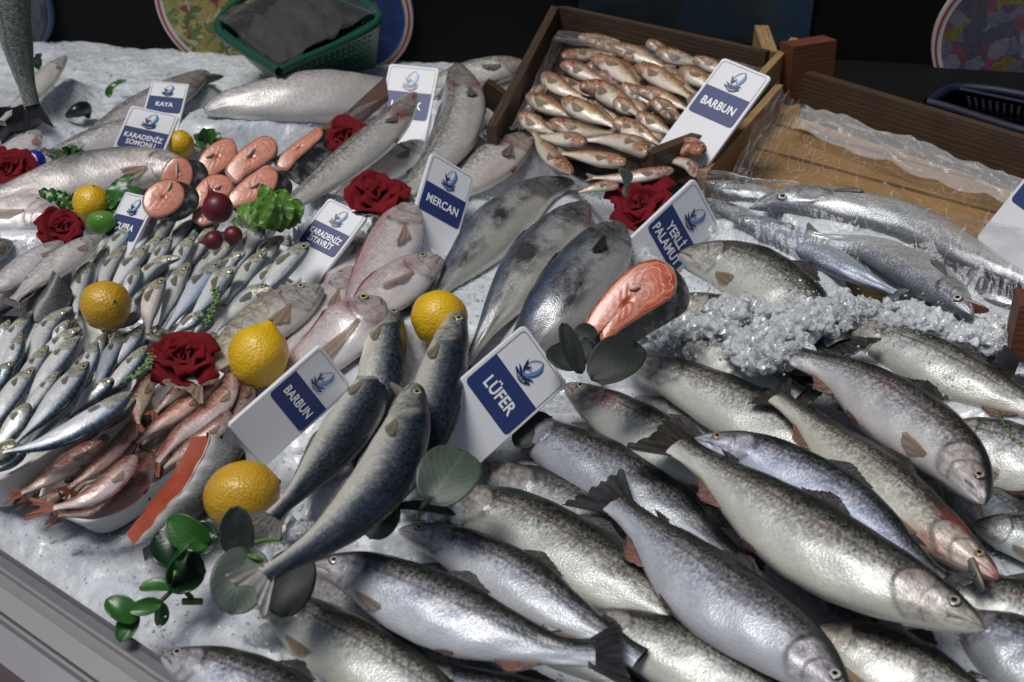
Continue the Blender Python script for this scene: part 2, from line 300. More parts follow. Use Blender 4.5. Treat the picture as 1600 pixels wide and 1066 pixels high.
def fish(name, sp, path, w, side, z, label, group=None, lean=.35, res=1., tint=(1, 1, 1), blood=0., jaw=0., eye=True, fins=None, skip=(), tailpx=None, cat='fish', dz=None, eyem=None):
    """path: photo pixels snout -> tail base (as they lie on the bed); w: greatest depth in pixels; side: where the back is, seen along snout->tail"""
    q = SP[sp]; hl = q['hl']
    zz = np.broadcast_to(np.asarray(z, float), (len(path),))
    pts = np.array([P(x, y, h) for (x, y), h in zip(path, zz)])
    nh = max(14, int(52 * res)); nb = max(18, int(70 * res)); m = max(20, int(56 * res)); m -= m % 2
    uu = np.r_[np.linspace(0, 1, nh) ** 1.35 * hl * 1.15, np.linspace(hl * 1.15, 1, nb + 1)[1:]]
    C = resample(pts, uu); n = len(uu)
    px = proj(C); t2 = unit(np.gradient(px, axis=0))
    T = unit(np.gradient(C, axis=0))
    view = unit(CAM - C)
    N = UP * (1 - lean) + view * lean; N = N - (N * T).sum(1, keepdims=True) * T; N = unit(N)
    D = np.cross(N, T); k = n // 2
    d2 = proj(C[k] + D[k] * .01) - px[k]; lh = np.array([t2[k][1], -t2[k][0]])
    sg = np.sign(d2 @ lh) * (1 if side == 'L' else -1); D = D * sg
    n2 = np.array([-t2[k][1], t2[k][0]])
    dp = abs((proj(C[k] + D[k] * .01) - px[k]) @ n2) * 100; npx = abs((proj(C[k] + N[k] * .01) - px[k]) @ n2) * 100
    Wd = w / (2 * math.hypot(.49 * dp, q['th'].max() * npx))
    L = float(np.linalg.norm(np.diff(C, axis=0), axis=1).sum())
    ip = lambda a: np.interp(uu, q['u'], a)
    # smooth the outline a little
    def sm(a):
        x = np.linspace(0, 1, 400); y = np.interp(x, q['u'], a); kk = np.ones(15) / 15
        y2 = np.convolve(np.pad(y, 7, 'edge'), kk, 'valid'); y2[:3] = y[:3]; wgt = np.clip(x / .05, 0, 1); return np.interp(uu, x, y * (1 - wgt) + y2 * wgt)
    top, bot, th = sm(q['top']) * Wd, sm(q['bot']) * Wd, sm(q['th']) * Wd
    wob = 1 + .02 * np.sin(uu * 7 + rng.uniform(0, 6)); top, bot = top * wob, bot * wob
    j1, j2, j3 = rng.normal(size=3) * .035; top = top * (1 + j1 + .05 * j2 * 8 * np.sin(uu * 5 + 1)); bot = bot * (1 + j3 + .4 * j1 * np.sin(uu * 6 + 2)); hl = hl * (1 + rng.uniform(-.05, .05))
    a = np.linspace(0, 2 * np.pi, m, endpoint=False); c, s = np.cos(a), np.sin(a)
    ce = np.sign(c) * np.abs(c) ** .92; se = np.sign(s) * np.abs(s) ** .85
    uG, vG = np.meshgrid(uu, c, indexing='ij')
    amp = np.where(c[None] > 0, top[:, None], bot[:, None]) * ce[None]
    tn = th[:, None] * se[None] * (1 - .18 * np.clip(-vG, 0, 1) ** 2)
    # head relief: gill cover, cheek plate, mouth, eye socket
    ug = hl * (1.0 - .42 * (vG + .12) ** 2); vm = (vG > -.93) & (vG < .62) & (hl > .05)
    up = hl * (.66 - .30 * (vG + .25) ** 2)
    ridge = np.where(uG <= ug, np.exp(-(ug - uG) / (hl * .22)), 0) * vm
    ridge2 = np.where(uG <= up, np.exp(-(up - uG) / (hl * .12)), 0) * vm * .45
    ml = hl * .36; vl = -.12 - .42 * np.clip(uG / ml, 0, 1.2)
    mouth = np.exp(-((vG - vl) / .075) ** 2) * (hl > .05) * (uG < ml) * sstep(uG, 0, .012)
    ev = np.exp(-(((uG - hl * q['ue']) * L) ** 2 + ((vG - q['ve']) * Wd * .42) ** 2) / (q['er'] * Wd * 1.25) ** 2) * (np.abs(s)[None] > .3) * (hl > .05)
    disp = Wd * (.020 * (ridge + ridge2) - .014 * mouth - .012 * ev)
    nd = np.hypot(ce[None] * 1., se[None] * 1.)
    amp = amp + disp * ce[None] / nd; tn = tn + disp * se[None] / nd
    lump = sum(np.sin(uG * f1 + vG * f2 + rng.uniform(0, 6)) for f1, f2 in ((23, 4), (41, -7), (13, 9), (6, 2))) * .0042 * Wd
    tn = tn + lump * np.sign(se)[None]
    V = C[:, None] + D[:, None] * amp[..., None] + N[:, None] * tn[..., None]
    # vertex data
    v = np.broadcast_to(c[None], (n, m)) - VS.get(sp, 0)
    nl = rng.uniform(0, 6)
    gl = np.exp(-((uG - ug - .004) / (.009 + .004 * rng.random())) ** 2) * vm
    gl2 = np.exp(-((uG - up - .002) / .004) ** 2) * vm * .6 + np.exp(-((vG - (.02 + 1.1 * (uG / hl - .45))) / .05) ** 2) * (uG > hl * .5) * (uG < ug) * .3
    Rm = np.clip(gl * (.45 + .4 * sstep(vG, -.9, .1)) * (.75 + .25 * np.sin(vG * 9 + nl)) + gl2 + mouth * .85 + ev * .45, 0, 1)
    Gm = sstep(uG, ug + .004, ug - .012) * sstep(vG, .62, .2) * sstep(vG, -1, -.8)
    Bm = np.clip((1.7 if Wd < .05 else .8) * blood * (np.exp(-((uG - ug - .01) / .05) ** 2) + np.exp(-((uG - hl * .15) / (.05)) ** 2) * (vG < .2)) * (.5 + .5 * np.sin(vG * 5 + nl)), 0, 1)
    if blood >= .9: Bm = np.maximum(Bm, np.exp(-(uG / .045) ** 2) * .9)
    msk = np.stack([Rm, Gm, Bm, np.ones_like(Rm)], -1)
    au = uG * L * 100; av = np.broadcast_to((a / (2 * np.pi) * Wd * 100 * 2.3)[None], (n, m))
    uvs = np.stack([au, av], -1).reshape(-1, 2)
    org = C[n // 2] - np.array([0, 0, th.max()])
    o = mesh(name, V.reshape(-1, 3), grid_faces(n, m, True), q['mat'], None, uv=uvs, att={'v': v.ravel(), 'msk': msk.reshape(-1, 4)}, org=org)
    o.color = (*tint, 1)
    tag(o, label, cat, group)
    if sp not in ('horse', 'sardine', 'mullet', 'mully'): FISHREC.append((C, th, Wd))
    def surf(u, vv, out=1.):
        i = min(int(np.searchsorted(uu, u)), n - 1); sn = math.sqrt(max(0, 1 - vv * vv))
        r = (top[i] if vv > 0 else bot[i]); p = C[i] + D[i] * r * vv + N[i] * th[i] * (abs(sn) ** .85) * out * (1 - .18 * max(0, -vv) ** 2)
        nr = unit(D[i] * vv / max(r, 1e-4) + N[i] * sn / max(th[i], 1e-4)); return p, nr, i
    F = Fish(); F.o = o; F.surf = surf; F.C, F.T, F.D, F.N, F.W, F.L, F.uu = C, T, D, N, Wd, L, uu
    if eye:
        p, nr, i = surf(hl * q['ue'], q['ve']); er = q['er'] * Wd
        nr = unit(nr * .6 + N[i] * .4)
        t1 = unit(T[i] - (T[i] @ nr) * nr); b1 = np.cross(nr, t1)
        rr = np.linspace(0, 1, 9); ph = np.linspace(0, 2 * np.pi, 20, endpoint=False)
        H = .34 * np.sqrt(np.clip(1 - rr ** 2, 0, 1)) ** .8
        EV = p + er * (rr[:, None, None] * (np.cos(ph)[None, :, None] * t1 * 1.06 + np.sin(ph)[None, :, None] * b1) + (H - .10)[:, None, None] * nr)
        e = mesh('eye', EV.reshape(-1, 3), grid_faces(9, 20, True), eyem or q['eyem'], o, uv=np.stack(np.broadcast_arrays(rr[:, None], ph[None]), -1).reshape(-1, 2))
    fs = q['fins'] if fins is None else fins
    for fk, fv in fs.items():
        if fk in skip: continue
        if fk == 'tail':
            ln, spd, fork, fm = fv; ln *= Wd; spd *= Wd
            i = n - 1; rt = top[i]; rb = bot[i]
            Tt = T[i]
            if tailpx is not None:
                tp = P(*tailpx, max(.006, zz[-1] - .01)); vv_ = tp - C[i]; Tt = unit(vv_); ln = np.linalg.norm(vv_)
            A, B = C[i] + D[i] * rt * .96 - Tt * .1 * Wd, C[i] - D[i] * rb * .96 - Tt * .1 * Wd
            pr = np.abs(np.linspace(-1, 1, 15)); pr = (1 - fork) + fork * pr ** 1.3; pr = pr * (1 - .22 * pr ** 10)
            fin_mesh('tail_fin', o, A, B, unit(Tt * ln + D[i] * spd * .75), unit(Tt * ln - D[i] * spd * .75), ln * 1.1, ln * 1.1, fm, N[i], prof=pr, ns=61, nt=12, wave=.09, ragged=.10)
        elif fk in ('dorsal', 'adipose', 'anal'):
            u1, u2, h, fm = fv; sgn = -1 if fk == 'anal' else 1
            h *= Wd
            p1, n1, i1 = surf(u1, .985 * sgn); p2, n2_, i2 = surf(u2, .985 * sgn)
            dn = D[i1] * sgn
            d1 = unit(dn * .8 + T[i1] * .9 + N[i1] * .18); d2_ = unit(dn * .35 + T[i2] * 1. + N[i2] * .1)
            ns = 24; sA = np.linspace(0, 1, ns)
            us = u1 + (u2 - u1) * sA; base = np.array([surf(x, .985 * sgn)[0] for x in us])
            tt = np.linspace(0, 1, 7); Ls = h * np.interp(sA, [0, .12, .3, .65, 1], [.3, .95, 1., .62, .35]) * (1 + .12 * rng.uniform(-1, .4, ns))
            if fk == 'adipose': Ls = h * (.5 + .8 * sA)
            dd = unit(d1[None] * (1 - sA)[:, None] + d2_[None] * sA[:, None])
            Vf = base[:, None] + dd[:, None] * (Ls[:, None] * tt[None])[..., None] - D[i1] * sgn * Wd * .012
            uvf = np.stack(np.broadcast_arrays(sA[:, None], tt[None]), -1).reshape(-1, 2)
            fo = mesh(fk + '_fin', Vf.reshape(-1, 3), grid_faces(ns, 7), fm, o, uv=uvf)
            md = fo.modifiers.new('thick', 'SOLIDIFY'); md.thickness = .0007
        else:
            if fk == 'pectoral': ln, wd, vv, fm = fv; u0 = hl * 1.06
            else: u0, _, ln, fm = fv; wd = .10; vv = -.985
            ln *= Wd; wd *= Wd
            a0 = math.acos(vv); ns, nt = 20, 9; S_, T_ = np.meshgrid(np.linspace(-1, 1, ns), np.linspace(0, 1, nt), indexing='ij')
            spread = np.interp(T_, [0, .25, .6, 1], [.32, .58, .95, 1.2]); pr = (1 - .20 * np.abs(S_) ** 2.5 - .24 * S_) * (1 + .09 * rng.uniform(-1, .3, (ns, 1)))
            droop = rng.uniform(-.05, .22); uq = u0 + ln * T_ * pr / L; hw = wd * spread * S_ * .55 + ln * T_ * droop
            lift = .0006 + (.05 + .05 * rng.random()) * ln * T_ ** 1.5 + .02 * ln * np.sin(S_ * 7) * T_
            ii = np.clip(uq, 0, 1); rr_ = np.interp(ii, uu, np.where(vv < 0, bot, top)); th_i = np.interp(ii, uu, th)
            an = a0 + hw / np.maximum(.5 * (rr_ + th_i), 1e-3)
            cA, sA_ = np.cos(an), np.sin(an); rad = np.where(cA > 0, np.interp(ii, uu, top), np.interp(ii, uu, bot))
            i3 = lambda M_: np.stack([np.interp(ii, uu, M_[:, k_]) for k_ in range(3)], -1)
            Dq, Nq = i3(D), i3(N); dsp = np.sign(cA) * np.abs(cA) ** .92 * rad; nsp = np.sign(sA_) * np.abs(sA_) ** .85 * th_i * (1 - .18 * np.clip(-cA, 0, 1) ** 2)
            nr_ = unit(Dq * (cA / np.maximum(rad, 1e-4))[..., None] + Nq * (sA_ / np.maximum(th_i, 1e-4))[..., None])
            Vf = i3(C) + Dq * dsp[..., None] + Nq * nsp[..., None] + nr_ * (lift + .022 * Wd * (1 - T_) ** 4)[..., None]
            fo = mesh(fk + '_fin', Vf.reshape(-1, 3), grid_faces(ns, nt), fm, o, uv=np.stack([S_ * .5 + .5, T_], -1).reshape(-1, 2)); fo.color = o.color
            md = fo.modifiers.new('thick', 'SOLIDIFY'); md.thickness = .0005
    if jaw:
        # open lower jaw: a tapered scoop that hangs below the snout
        i0 = int(np.searchsorted(uu, hl * .30)); b0 = C[i0] - D[i0] * bot[i0] * .55
        dj = unit(-T[i0] * 1. - D[i0] * jaw); lj = hl * L * .42
        sj = np.linspace(0, 1, 12); aj = np.linspace(0, 2 * np.pi, 14, endpoint=False)
        rw = Wd * .17 * (1 - .5 * sj) * np.sqrt(np.clip(1.02 - sj ** 4, 0, 1)); rh = rw * .5
        nn = N[i0]; dd = np.cross(nn, dj)
        Vj = (b0 + dj * (sj * lj)[:, None] - dj * lj * .1)[:, None] + nn * (np.sin(aj)[None] * rw[:, None])[..., None] + dd * (np.cos(aj)[None] * rh[:, None])[..., None]
        fj = grid_faces(12, 14, True)
        mid = np.cos((aj[fj[:, 0] % 14] + aj[fj[:, 1] % 14]) / 2); inner = (mid * np.sign(dd @ D[i0])) > .2
        mesh('lower_jaw', Vj.reshape(-1, 3), fj, [JAW_SKIN, JAW_IN], o, mi=inner.astype(int))
    return F
# ---------------------------------------------------------------- camera, light, render settings
cam = bpy.data.objects.new('camera', bpy.data.cameras.new('camera')); COL.objects.link(cam); S.camera = cam
cam.location = CAM; cam.rotation_euler = (math.pi / 2 - PITCH, 0, 0); cam.data.lens = LENS; cam.data.sensor_width = 36
cam.data.clip_start = .02; cam.data.clip_end = 200
cam.data.dof.use_dof = True; cam.data.dof.focus_distance = 1.12; cam.data.dof.aperture_fstop = 10
SUN_EL, SUN_AZ = 70, 235      # elevation, azimuth measured clockwise from +Y
w = bpy.data.worlds.new('World'); S.world = w; w.use_nodes = True
nt = w.node_tree; bg = nt.nodes['Background']; sk = nt.nodes.new('ShaderNodeTexSky'); sk.sky_type = 'NISHITA'; sk.sun_disc = False
sk.sun_elevation = R(SUN_EL); sk.sun_rotation = R(SUN_AZ); sk.air_density = 1.; sk.dust_density = 3.; sk.ozone_density = 1.
hs_ = nt.nodes.new('ShaderNodeHueSaturation'); hs_.inputs['Saturation'].default_value = .95; nt.links.new(sk.outputs[0], hs_.inputs['Color']); nt.links.new(hs_.outputs[0], bg.inputs[0]); bg.inputs[1].default_value = SKYS = .062
sl = bpy.data.lights.new('sun', 'SUN'); sl.energy = 3.1; sl.angle = R(22); sl.color = (1, .98, .95)
so = bpy.data.objects.new('sun', sl); COL.objects.link(so)
sd = Vector((math.sin(R(SUN_AZ)) * math.cos(R(SUN_EL)), math.cos(R(SUN_AZ)) * math.cos(R(SUN_EL)), math.sin(R(SUN_EL))))
so.rotation_euler = sd.to_track_quat('Z', 'Y').to_euler(); so.location = (0, 0, 5)
S.view_settings.view_transform = 'Standard'; S.view_settings.look = 'None'; S.view_settings.exposure = EXPOSURE = -.4; S.view_settings.gamma = 1; S.view_settings.use_curve_mapping = False
S.cycles.max_bounces = 8; S.cycles.transparent_max_bounces = 24; S.cycles.use_denoising = True
# ---------------------------------------------------------------- ice bed
def ice_mat(name, col=(.70, .74, .79), bs=.45):
    g = G(name); co = g.obj()
    n1 = g.noise(co, 120, 6, .7); n2 = g.noise(co, 9, 4, .55); n3 = g.vor(co, 190)
    c = g.mix(g.rng(n2, .35, .65), tuple(k * .72 for k in col) + (1,), (*col, 1)); c = g.mix(g.rng(n1, .3, .6, .5, 0), c, tuple(k * .6 for k in col) + (1,))
    h = g.math('ADD', g.math('MULTIPLY', n1, .8), g.math('MULTIPLY', n3, .4)); n4 = g.vor(co, 330, out=1); spk = g.n('SeparateColor', {0: n4})
    cn = g.bump(spk, .8, .002)
    return g.out(**{'Base Color': c, 'Roughness': g.rng(n1, .3, .7, .12, .42), 'Normal': g.bump(h, bs, .003), 'Subsurface Weight': .6, 'Subsurface Radius': (.010, .012, .014), 'Subsurface Scale': 1.,
                    'Specular IOR Level': .6, 'Coat Weight': .5, 'Coat Roughness': .08, 'Coat Normal': cn})
ICE = ice_mat('crushed_ice'); 
def crystal_mat():
    g = G('ice_crystal'); co = g.obj(); n1 = g.noise(co, 120, 3)
    return g.out(**{'Base Color': (.84, .87, .90, 1), 'Roughness': .04, 'Transmission Weight': .6, 'IOR': 1.31, 'Normal': g.bump(n1, .4, .002)})
CRYS = crystal_mat()
def fbm(x, y, octs=5, f=6., seed=0):
    r = np.random.default_rng(seed); z = np.zeros_like(x); a = 1.
    for o in range(octs):
        for k in range(3):
            th = r.uniform(0, np.pi * 2); z += a * np.sin((x * np.cos(th) + y * np.sin(th)) * f * r.uniform(.8, 1.25) + r.uniform(0, 6.3) + .8 * np.sin((y * np.cos(th) - x * np.sin(th)) * f * .7))
        a *= .52; f *= 2.05
    return z / 3
A_ = P(0, 870, .0); B_ = P(290, 1066, .0); CD = unit(B_ - A_); CO = np.array([CD[1], -CD[0], 0]); CO = CO * np.sign(CO @ np.array([-1, -1, 0]))   # counter edge: along, outward
_tab = np.random.default_rng(4).random((3, 512, 512))
def _vn(x, y, f, t):
    X_, Y_ = x * f, y * f; i, j = np.floor(X_).astype(int), np.floor(Y_).astype(int); a, b = X_ - i, Y_ - j; a = a*a*(3-2*a); b = b*b*(3-2*b); T_ = _tab[t]
    return (T_[i % 512, j % 512] * (1-a) + T_[(i+1) % 512, j % 512] * a) * (1-b) + (T_[i % 512, (j+1) % 512] * (1-a) + T_[(i+1) % 512, (j+1) % 512] * a) * b
def LUMP(x, y):
    c, s_ = .8, .6; u, v_ = x * c - y * s_ + 7, x * s_ + y * c + 9
    return (_vn(u, v_, 45, 0) - .5) * 2.2 + (_vn(u + 3, v_, 110, 1) - .5) * 1.4 + (_vn(u, v_ + 5, 240, 2) - .5) * .9
def bedz(x, y):
    e = -((x - A_[0]) * CO[0] + (y - A_[1]) * CO[1])           # distance inside the counter edge
    return -.012 + .006 * fbm(x, y, 4, 8., 3) + .0022 * LUMP(x, y) - .03 * np.clip(1 - e / .04, 0, 1)
nx, ny = 620, 560
gx = np.linspace(-1.35, 1.05, nx); gy = np.linspace(.28, 2.4, ny); X, Y = np.meshgrid(gx, gy, indexing='ij')
e_in = -((X - A_[0]) * CO[0] + (Y - A_[1]) * CO[1])
X2 = np.where(e_in < .004, X + CO[0] * (e_in - .004), X); Y2 = np.where(e_in < .004, Y + CO[1] * (e_in - .004), Y)
ICE2 = ice_mat('wet_ice_lump', (.66, .69, .72), .4)
OCT = np.array([[1, 0, 0], [-1, 0, 0], [0, 1, 0], [0, -1, 0], [0, 0, 1], [0, 0, -1]], float); OF = np.array([[0, 2, 4], [2, 1, 4], [1, 3, 4], [3, 0, 4], [2, 0, 5], [1, 2, 5], [3, 1, 5], [0, 3, 5]])
def crystals(name, pos, size, label, mat):
    k = len(pos); sc = size[:, None, None] * rng.uniform(.35, 1., (k, 6, 1)) * rng.uniform(.5, 1.2, (k, 1, 3))
    q = rng.normal(size=(k, 4)); q /= np.linalg.norm(q, axis=1, keepdims=True); a, b, c, d = q.T
    Rm = np.stack([np.stack([1-2*(c*c+d*d), 2*(b*c-a*d), 2*(b*d+a*c)], -1), np.stack([2*(b*c+a*d), 1-2*(b*b+d*d), 2*(c*d-a*b)], -1), np.stack([2*(b*d-a*c), 2*(c*d+a*b), 1-2*(b*b+c*c)], -1)], 1)
    V = np.einsum('kij,kvj->kvi', Rm, OCT[None] * sc) + pos[:, None]
    F = (OF[None] + (np.arange(k) * 6)[:, None, None]).reshape(-1, 3)
    o = mesh(name, V.reshape(-1, 3), F, mat, smooth=False); tag(o, label, None, None, 'stuff'); return o
# ---------------------------------------------------------------- counter edge in front: steel channels
STEEL = simple('brushed_steel', (.36, .35, .36), .36, .3, 30, .0002, .6); STEEL2 = simple('painted_steel', (.30, .29, .30), .4, .25, 30, .0002, .3)
STEEL3 = simple('grey_steel', (.20, .20, .22), .4, .35, 60, .0003, .3); STEEL4 = simple('light_steel', (.34, .335, .34), .38, .2, 30, .0002, .3)
MAROON = simple('maroon_panel', (.09, .012, .03), .5, .4, 25, .0004)
def rail(prof, name, mat, parent=None):
    """profile of (outward, height) swept along the counter edge"""
    a = A_ - CD * 1.2; b = B_ + CD * .9; pr = np.array(prof) * [.66, .8]
    off = CO[None] * pr[:, :1] + UP[None] * pr[:, 1:]
    V = np.stack([a + off, b + off], 0).reshape(-1, 3); k = len(pr)
    F = [(i, i + 1, k + i + 1, k + i) for i in range(k - 1)]
    return mesh(name, V, F, mat, parent, smooth=False)
ce = empty('counter_edge', tuple(A_ + CO * .03)); tag(ce, 'brushed steel channel edge of the fish counter in the corner', 'counter')
rail([(-.004, -.05), (-.004, .006), (-.001, .0065), (0, .002), (.010, .001), (.0105, -.01)], 'inner_lip', STEEL3, ce)
rail([(.0108, -.02), (.0108, .004), (.0125, .0045), (.0155, .004), (.016, -.001), (.0285, -.002), (.029, -.01)], 'middle_rib', STEEL2, ce)
rail([(.0292, -.02), (.0292, .0015), (.030, .002), (.0505, -.002), (.051, -.02)], 'top_strip', STEEL4, ce)
rail([(.0535, -.03), (.0535, -.0015), (.055, -.001), (.0575, -.002), (.060, -.006), (.088, -.016), (.089, -.07)], 'outer_bar', STEEL, ce)
rail([(.091, -.06), (.13, -.064), (.131, -.5)], 'front_panel', MAROON, ce)
gnd = mesh('floor', [(-3, -2, -.85), (3, -2, -.85), (3, 3, -.85), (-3, 3, -.85)], np.array([[0, 1, 2, 3]]), simple('dark_floor', (.06, .055, .05), .7, .4, 6)); tag(gnd, None, None, None, 'structure')
# ---------------------------------------------------------------- back wall of the stall
WA = P(200, 62, 0); WB = P(1600, 140, 0); WD = unit(WB - WA); WN = np.array([WD[1], -WD[0], 0.]); WN = WN * np.sign(WN @ (CAM - WA))
DARK = simple('dark_wall', (.004, .0045, .0045), .7, .5, 4, .001, **{'Specular IOR Level': .15})
V, F = prism([WA - WD * 1.6 - UP * .8, WB + WD * 1.5 - UP * .8, WB + WD * 1.5 + UP * 2.0, WA - WD * 1.6 + UP * 2.0], -WN * .08)
wall = mesh('back_wall', V, F, DARK, smooth=False); tag(wall, 'dark back wall of the fish stall', 'wall')
V, F = prism([WA - WD * 1.6 + UP * 1.95 + WN * .005, WB + WD * 1.5 + UP * 1.95 + WN * .005, WB + WD * 1.5 + UP * 1.85 + WN * SHADE_REACH, WA - WD * 1.6 + UP * 1.85 + WN * SHADE_REACH], UP * .03)  # unseen slab out of view, added to shade the back of the stall
shade_ob = mesh('shade_roof', V, F, simple('shade_roof_cloth', (.25, .24, .22), .8), smooth=False); tag(shade_ob, 'unseen awning fixed above the back wall over the counter', 'shade_roof')
# ---------------------------------------------------------------- trout, foreground and right
TG = 'whole trout laid in rows on the ice'
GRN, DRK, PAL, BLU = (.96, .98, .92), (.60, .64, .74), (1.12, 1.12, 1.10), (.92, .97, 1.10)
trouts = [
 ([(252,1026),(335,1052),(430,1095),(600,1180)], 128, 'L', .030, 'trout at the very bottom beside the steel counter edge', BLU, {}),
 ([(405,920),(450,955),(560,1022),(680,1092),(800,1170)], 118, 'L', .022, 'trout whose head is hidden under a dark eucalyptus leaf, below the bluefish tail', GRN, dict(eye=False)),
 ([(487,884),(545,893),(650,936),(780,990),(880,1020),(930,1022)], 118, 'L', .062, 'bright silver trout with bluefish tail across its snout and dark spread tail', BLU, dict(tailpx=(1000,1020), lean=.45)),
 ([(622,828),(700,850),(800,902),(890,962),(960,1005),(1000,1030)], 96, 'L', .040, 'trout with its pale eye peeping out under a eucalyptus leaf', BLU, dict(skip=('tail',))),
 ([(690,752),(730,785),(800,812),(900,868),(1000,930),(1092,988),(1130,1010)], 124, 'L', .034, 'greenish trout whose snout is under the round eucalyptus leaf below the tilted card', GRN, dict(eye=False)),
 ([(800,655),(870,695),(980,752),(1070,815),(1150,880)], 110, 'L', .030, 'dark blue-backed trout whose head is hidden under the tilted near card', DRK, {}),
 ([(1330,1105),(1240,1012),(1120,925),(1020,840),(962,786)], 140, 'R', .058, 'long trout with black tail fan in the middle, its head leaving the bottom edge', (.85,.88,1.0), dict(tailpx=(905,745), lean=.4)),
 ([(1538,984),(1440,935),(1300,862),(1180,782),(1105,728),(1058,695)], 140, 'R', .085, 'big pale-bellied trout with yellow eye in front, head towards the lower right', (1.05,1.05,.98), dict(tailpx=(995,668), lean=.4)),
 ([(882,602),(950,640),(1040,692),(1120,745),(1200,800)], 92, 'L', .048, 'trout with bloody gill behind the corner of the tilted near card', GRN, dict(blood=.8)),
 ([(975,562),(1060,592),(1180,650),(1300,722),(1390,795)], 96, 'L', .042, 'trout whose face is covered by a dark leaf under the large salmon steak', GRN, dict(eye=False)),
 ([(1080,688),(1165,704),(1265,750),(1350,805),(1420,868),(1470,910)], 94, 'L', .082, 'blue sheened trout with orange eye looking left in the middle of the rows', (.86,.95,1.2), {}),
 ([(1560,905),(1480,842),(1400,770),(1300,690),(1215,620)], 104, 'R', .070, 'trout with gaping blood-red mouth at the right', (1.05,1.02,.9), dict(blood=1., jaw=.45)),
 ([(1538,788),(1488,712),(1400,640),(1310,585),(1225,552)], 124, 'R', .085, 'dark spotted trout with tail end buried in ice, its nose to the lower right', (.95,.92,.95), {}),
 ([(1312,505),(1420,550),(1520,598),(1660,662)], 86, 'L', .048, 'trout half under ice in front of the bagged silver fish', GRN, dict(eye=False)),
 ([(1470,672),(1600,722),(1720,775)], 118, 'L', .040, 'pale trout behind the nose of the dark spotted trout, with a green thread on it', PAL, dict(eye=False)),
 ([(1520,822),(1660,850),(1780,880)], 84, 'L', .030, 'silver trout seen only as a flank at the right edge below the pale one', (.8,.9,.9), dict(eye=False)),
 ([(1760,640),(1680,600),(1590,575)], 80, 'R', .06, 'trout at the right edge of which only a dark tail shows beside the brown block', DRK, dict(tailpx=(1535,552))),
 ([(1450,905),(1560,942),(1720,985)], 96, 'L', .034, 'pale trout below the red-mouthed one, its head hidden', PAL, dict(eye=False)),
 ([(1270,985),(1400,1042),(1560,1105)], 128, 'L', .030, 'white-bellied trout at the bottom under the big pale one', (1.2,1.2,1.12), dict(eye=False)),
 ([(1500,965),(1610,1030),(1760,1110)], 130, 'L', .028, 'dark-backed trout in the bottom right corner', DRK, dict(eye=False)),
 ([(905,962),(1040,1012),(1150,1062),(1300,1130)], 112, 'L', .030, 'trout along the bottom edge right of the dark spread tail', GRN, dict(eye=False)),
 ([(640,1040),(760,1085),(900,1110),(1020,1140)], 90, 'L', .022, 'trout under the bright silver one at the bottom edge', DRK, dict(eye=False)),
 ([(1060,398),(1150,418),(1230,462),(1310,540)], 108, 'L', .056, 'green-backed trout behind the white card with two words, ice on its belly', GRN, dict(eye=False)),
 ([(1040,470),(1140,500),(1240,545),(1330,605)], 92, 'L', .046, 'olive trout mostly under ice beside the large salmon steak', GRN, dict(eye=False)),
 ([(1065,540),(1150,570),(1250,620)], 84, 'L', .050, 'trout showing a silver belly through a gap in the ice heap', PAL, dict(eye=False)),
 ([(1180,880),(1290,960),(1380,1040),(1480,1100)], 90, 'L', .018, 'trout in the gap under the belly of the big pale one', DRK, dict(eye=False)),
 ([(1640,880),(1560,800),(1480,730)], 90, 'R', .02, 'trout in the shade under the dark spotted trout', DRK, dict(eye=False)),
]
for pth, w_, sd_, z_, lb, tn, kw in trouts:
    kw.setdefault('eyem', [EYE_W, EYE_W2, EYE_AM, EYE_W2][int(rng.integers(4))])
    if rng.random() < .45: kw['skip'] = (*kw.get('skip', ()), 'pectoral')
    fish('trout', 'trout', pth, w_ * .97, sd_, z_, lb, TG, tint=tn, **kw)
for pth, w_, sd_, z_, lb, tn, kw in [trouts[i] for i in (1, 3, 4, 5, 6, 7, 8, 9, 10, 11, 12, 13, 14, 20)]:  # extra lower trout, tinted darker, added to darken the gaps between rows
    d = np.array(pth[-1], float) - np.array(pth[0], float); d /= np.hypot(*d); nn = np.array([-d[1], d[0]]) * w_ * rng.choice([-.5, .5])
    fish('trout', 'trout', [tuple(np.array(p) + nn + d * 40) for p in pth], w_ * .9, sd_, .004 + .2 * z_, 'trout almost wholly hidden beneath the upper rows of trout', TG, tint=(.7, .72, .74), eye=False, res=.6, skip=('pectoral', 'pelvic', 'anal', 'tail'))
# ---------------------------------------------------------------- bluefish
BG = 'bluefish lying heads up on the ice'
fish('bluefish', 'bluefish', [(612,484),(606,545),(592,610),(560,690),(540,735)], 74, 'L', (.075,.075,.065,.04,.02), 'bluefish at the back of its group, only head and shoulder showing', BG, skip=('tail',))
fish('bluefish', 'bluefish', [(716,486),(700,555),(680,635),(645,730),(590,810)], 86, 'L', .085, 'bluefish leaning its head on a lemon', BG, skip=('tail',))
fish('bluefish', 'bluefish', [(597,556),(574,625),(525,700),(465,768),(425,808)], 80, 'L', .065, 'bluefish with slightly open mouth beside the near red mullet card', BG, jaw=.5, lean=.45)
fish('bluefish', 'bluefish', [(648,600),(634,680),(590,765),(520,832),(445,880),(412,900)], 92, 'L', .115, 'bluefish on top of its group with gaping mouth and tail on a eucalyptus leaf', BG, jaw=.65, tailpx=(368,958), lean=.45)
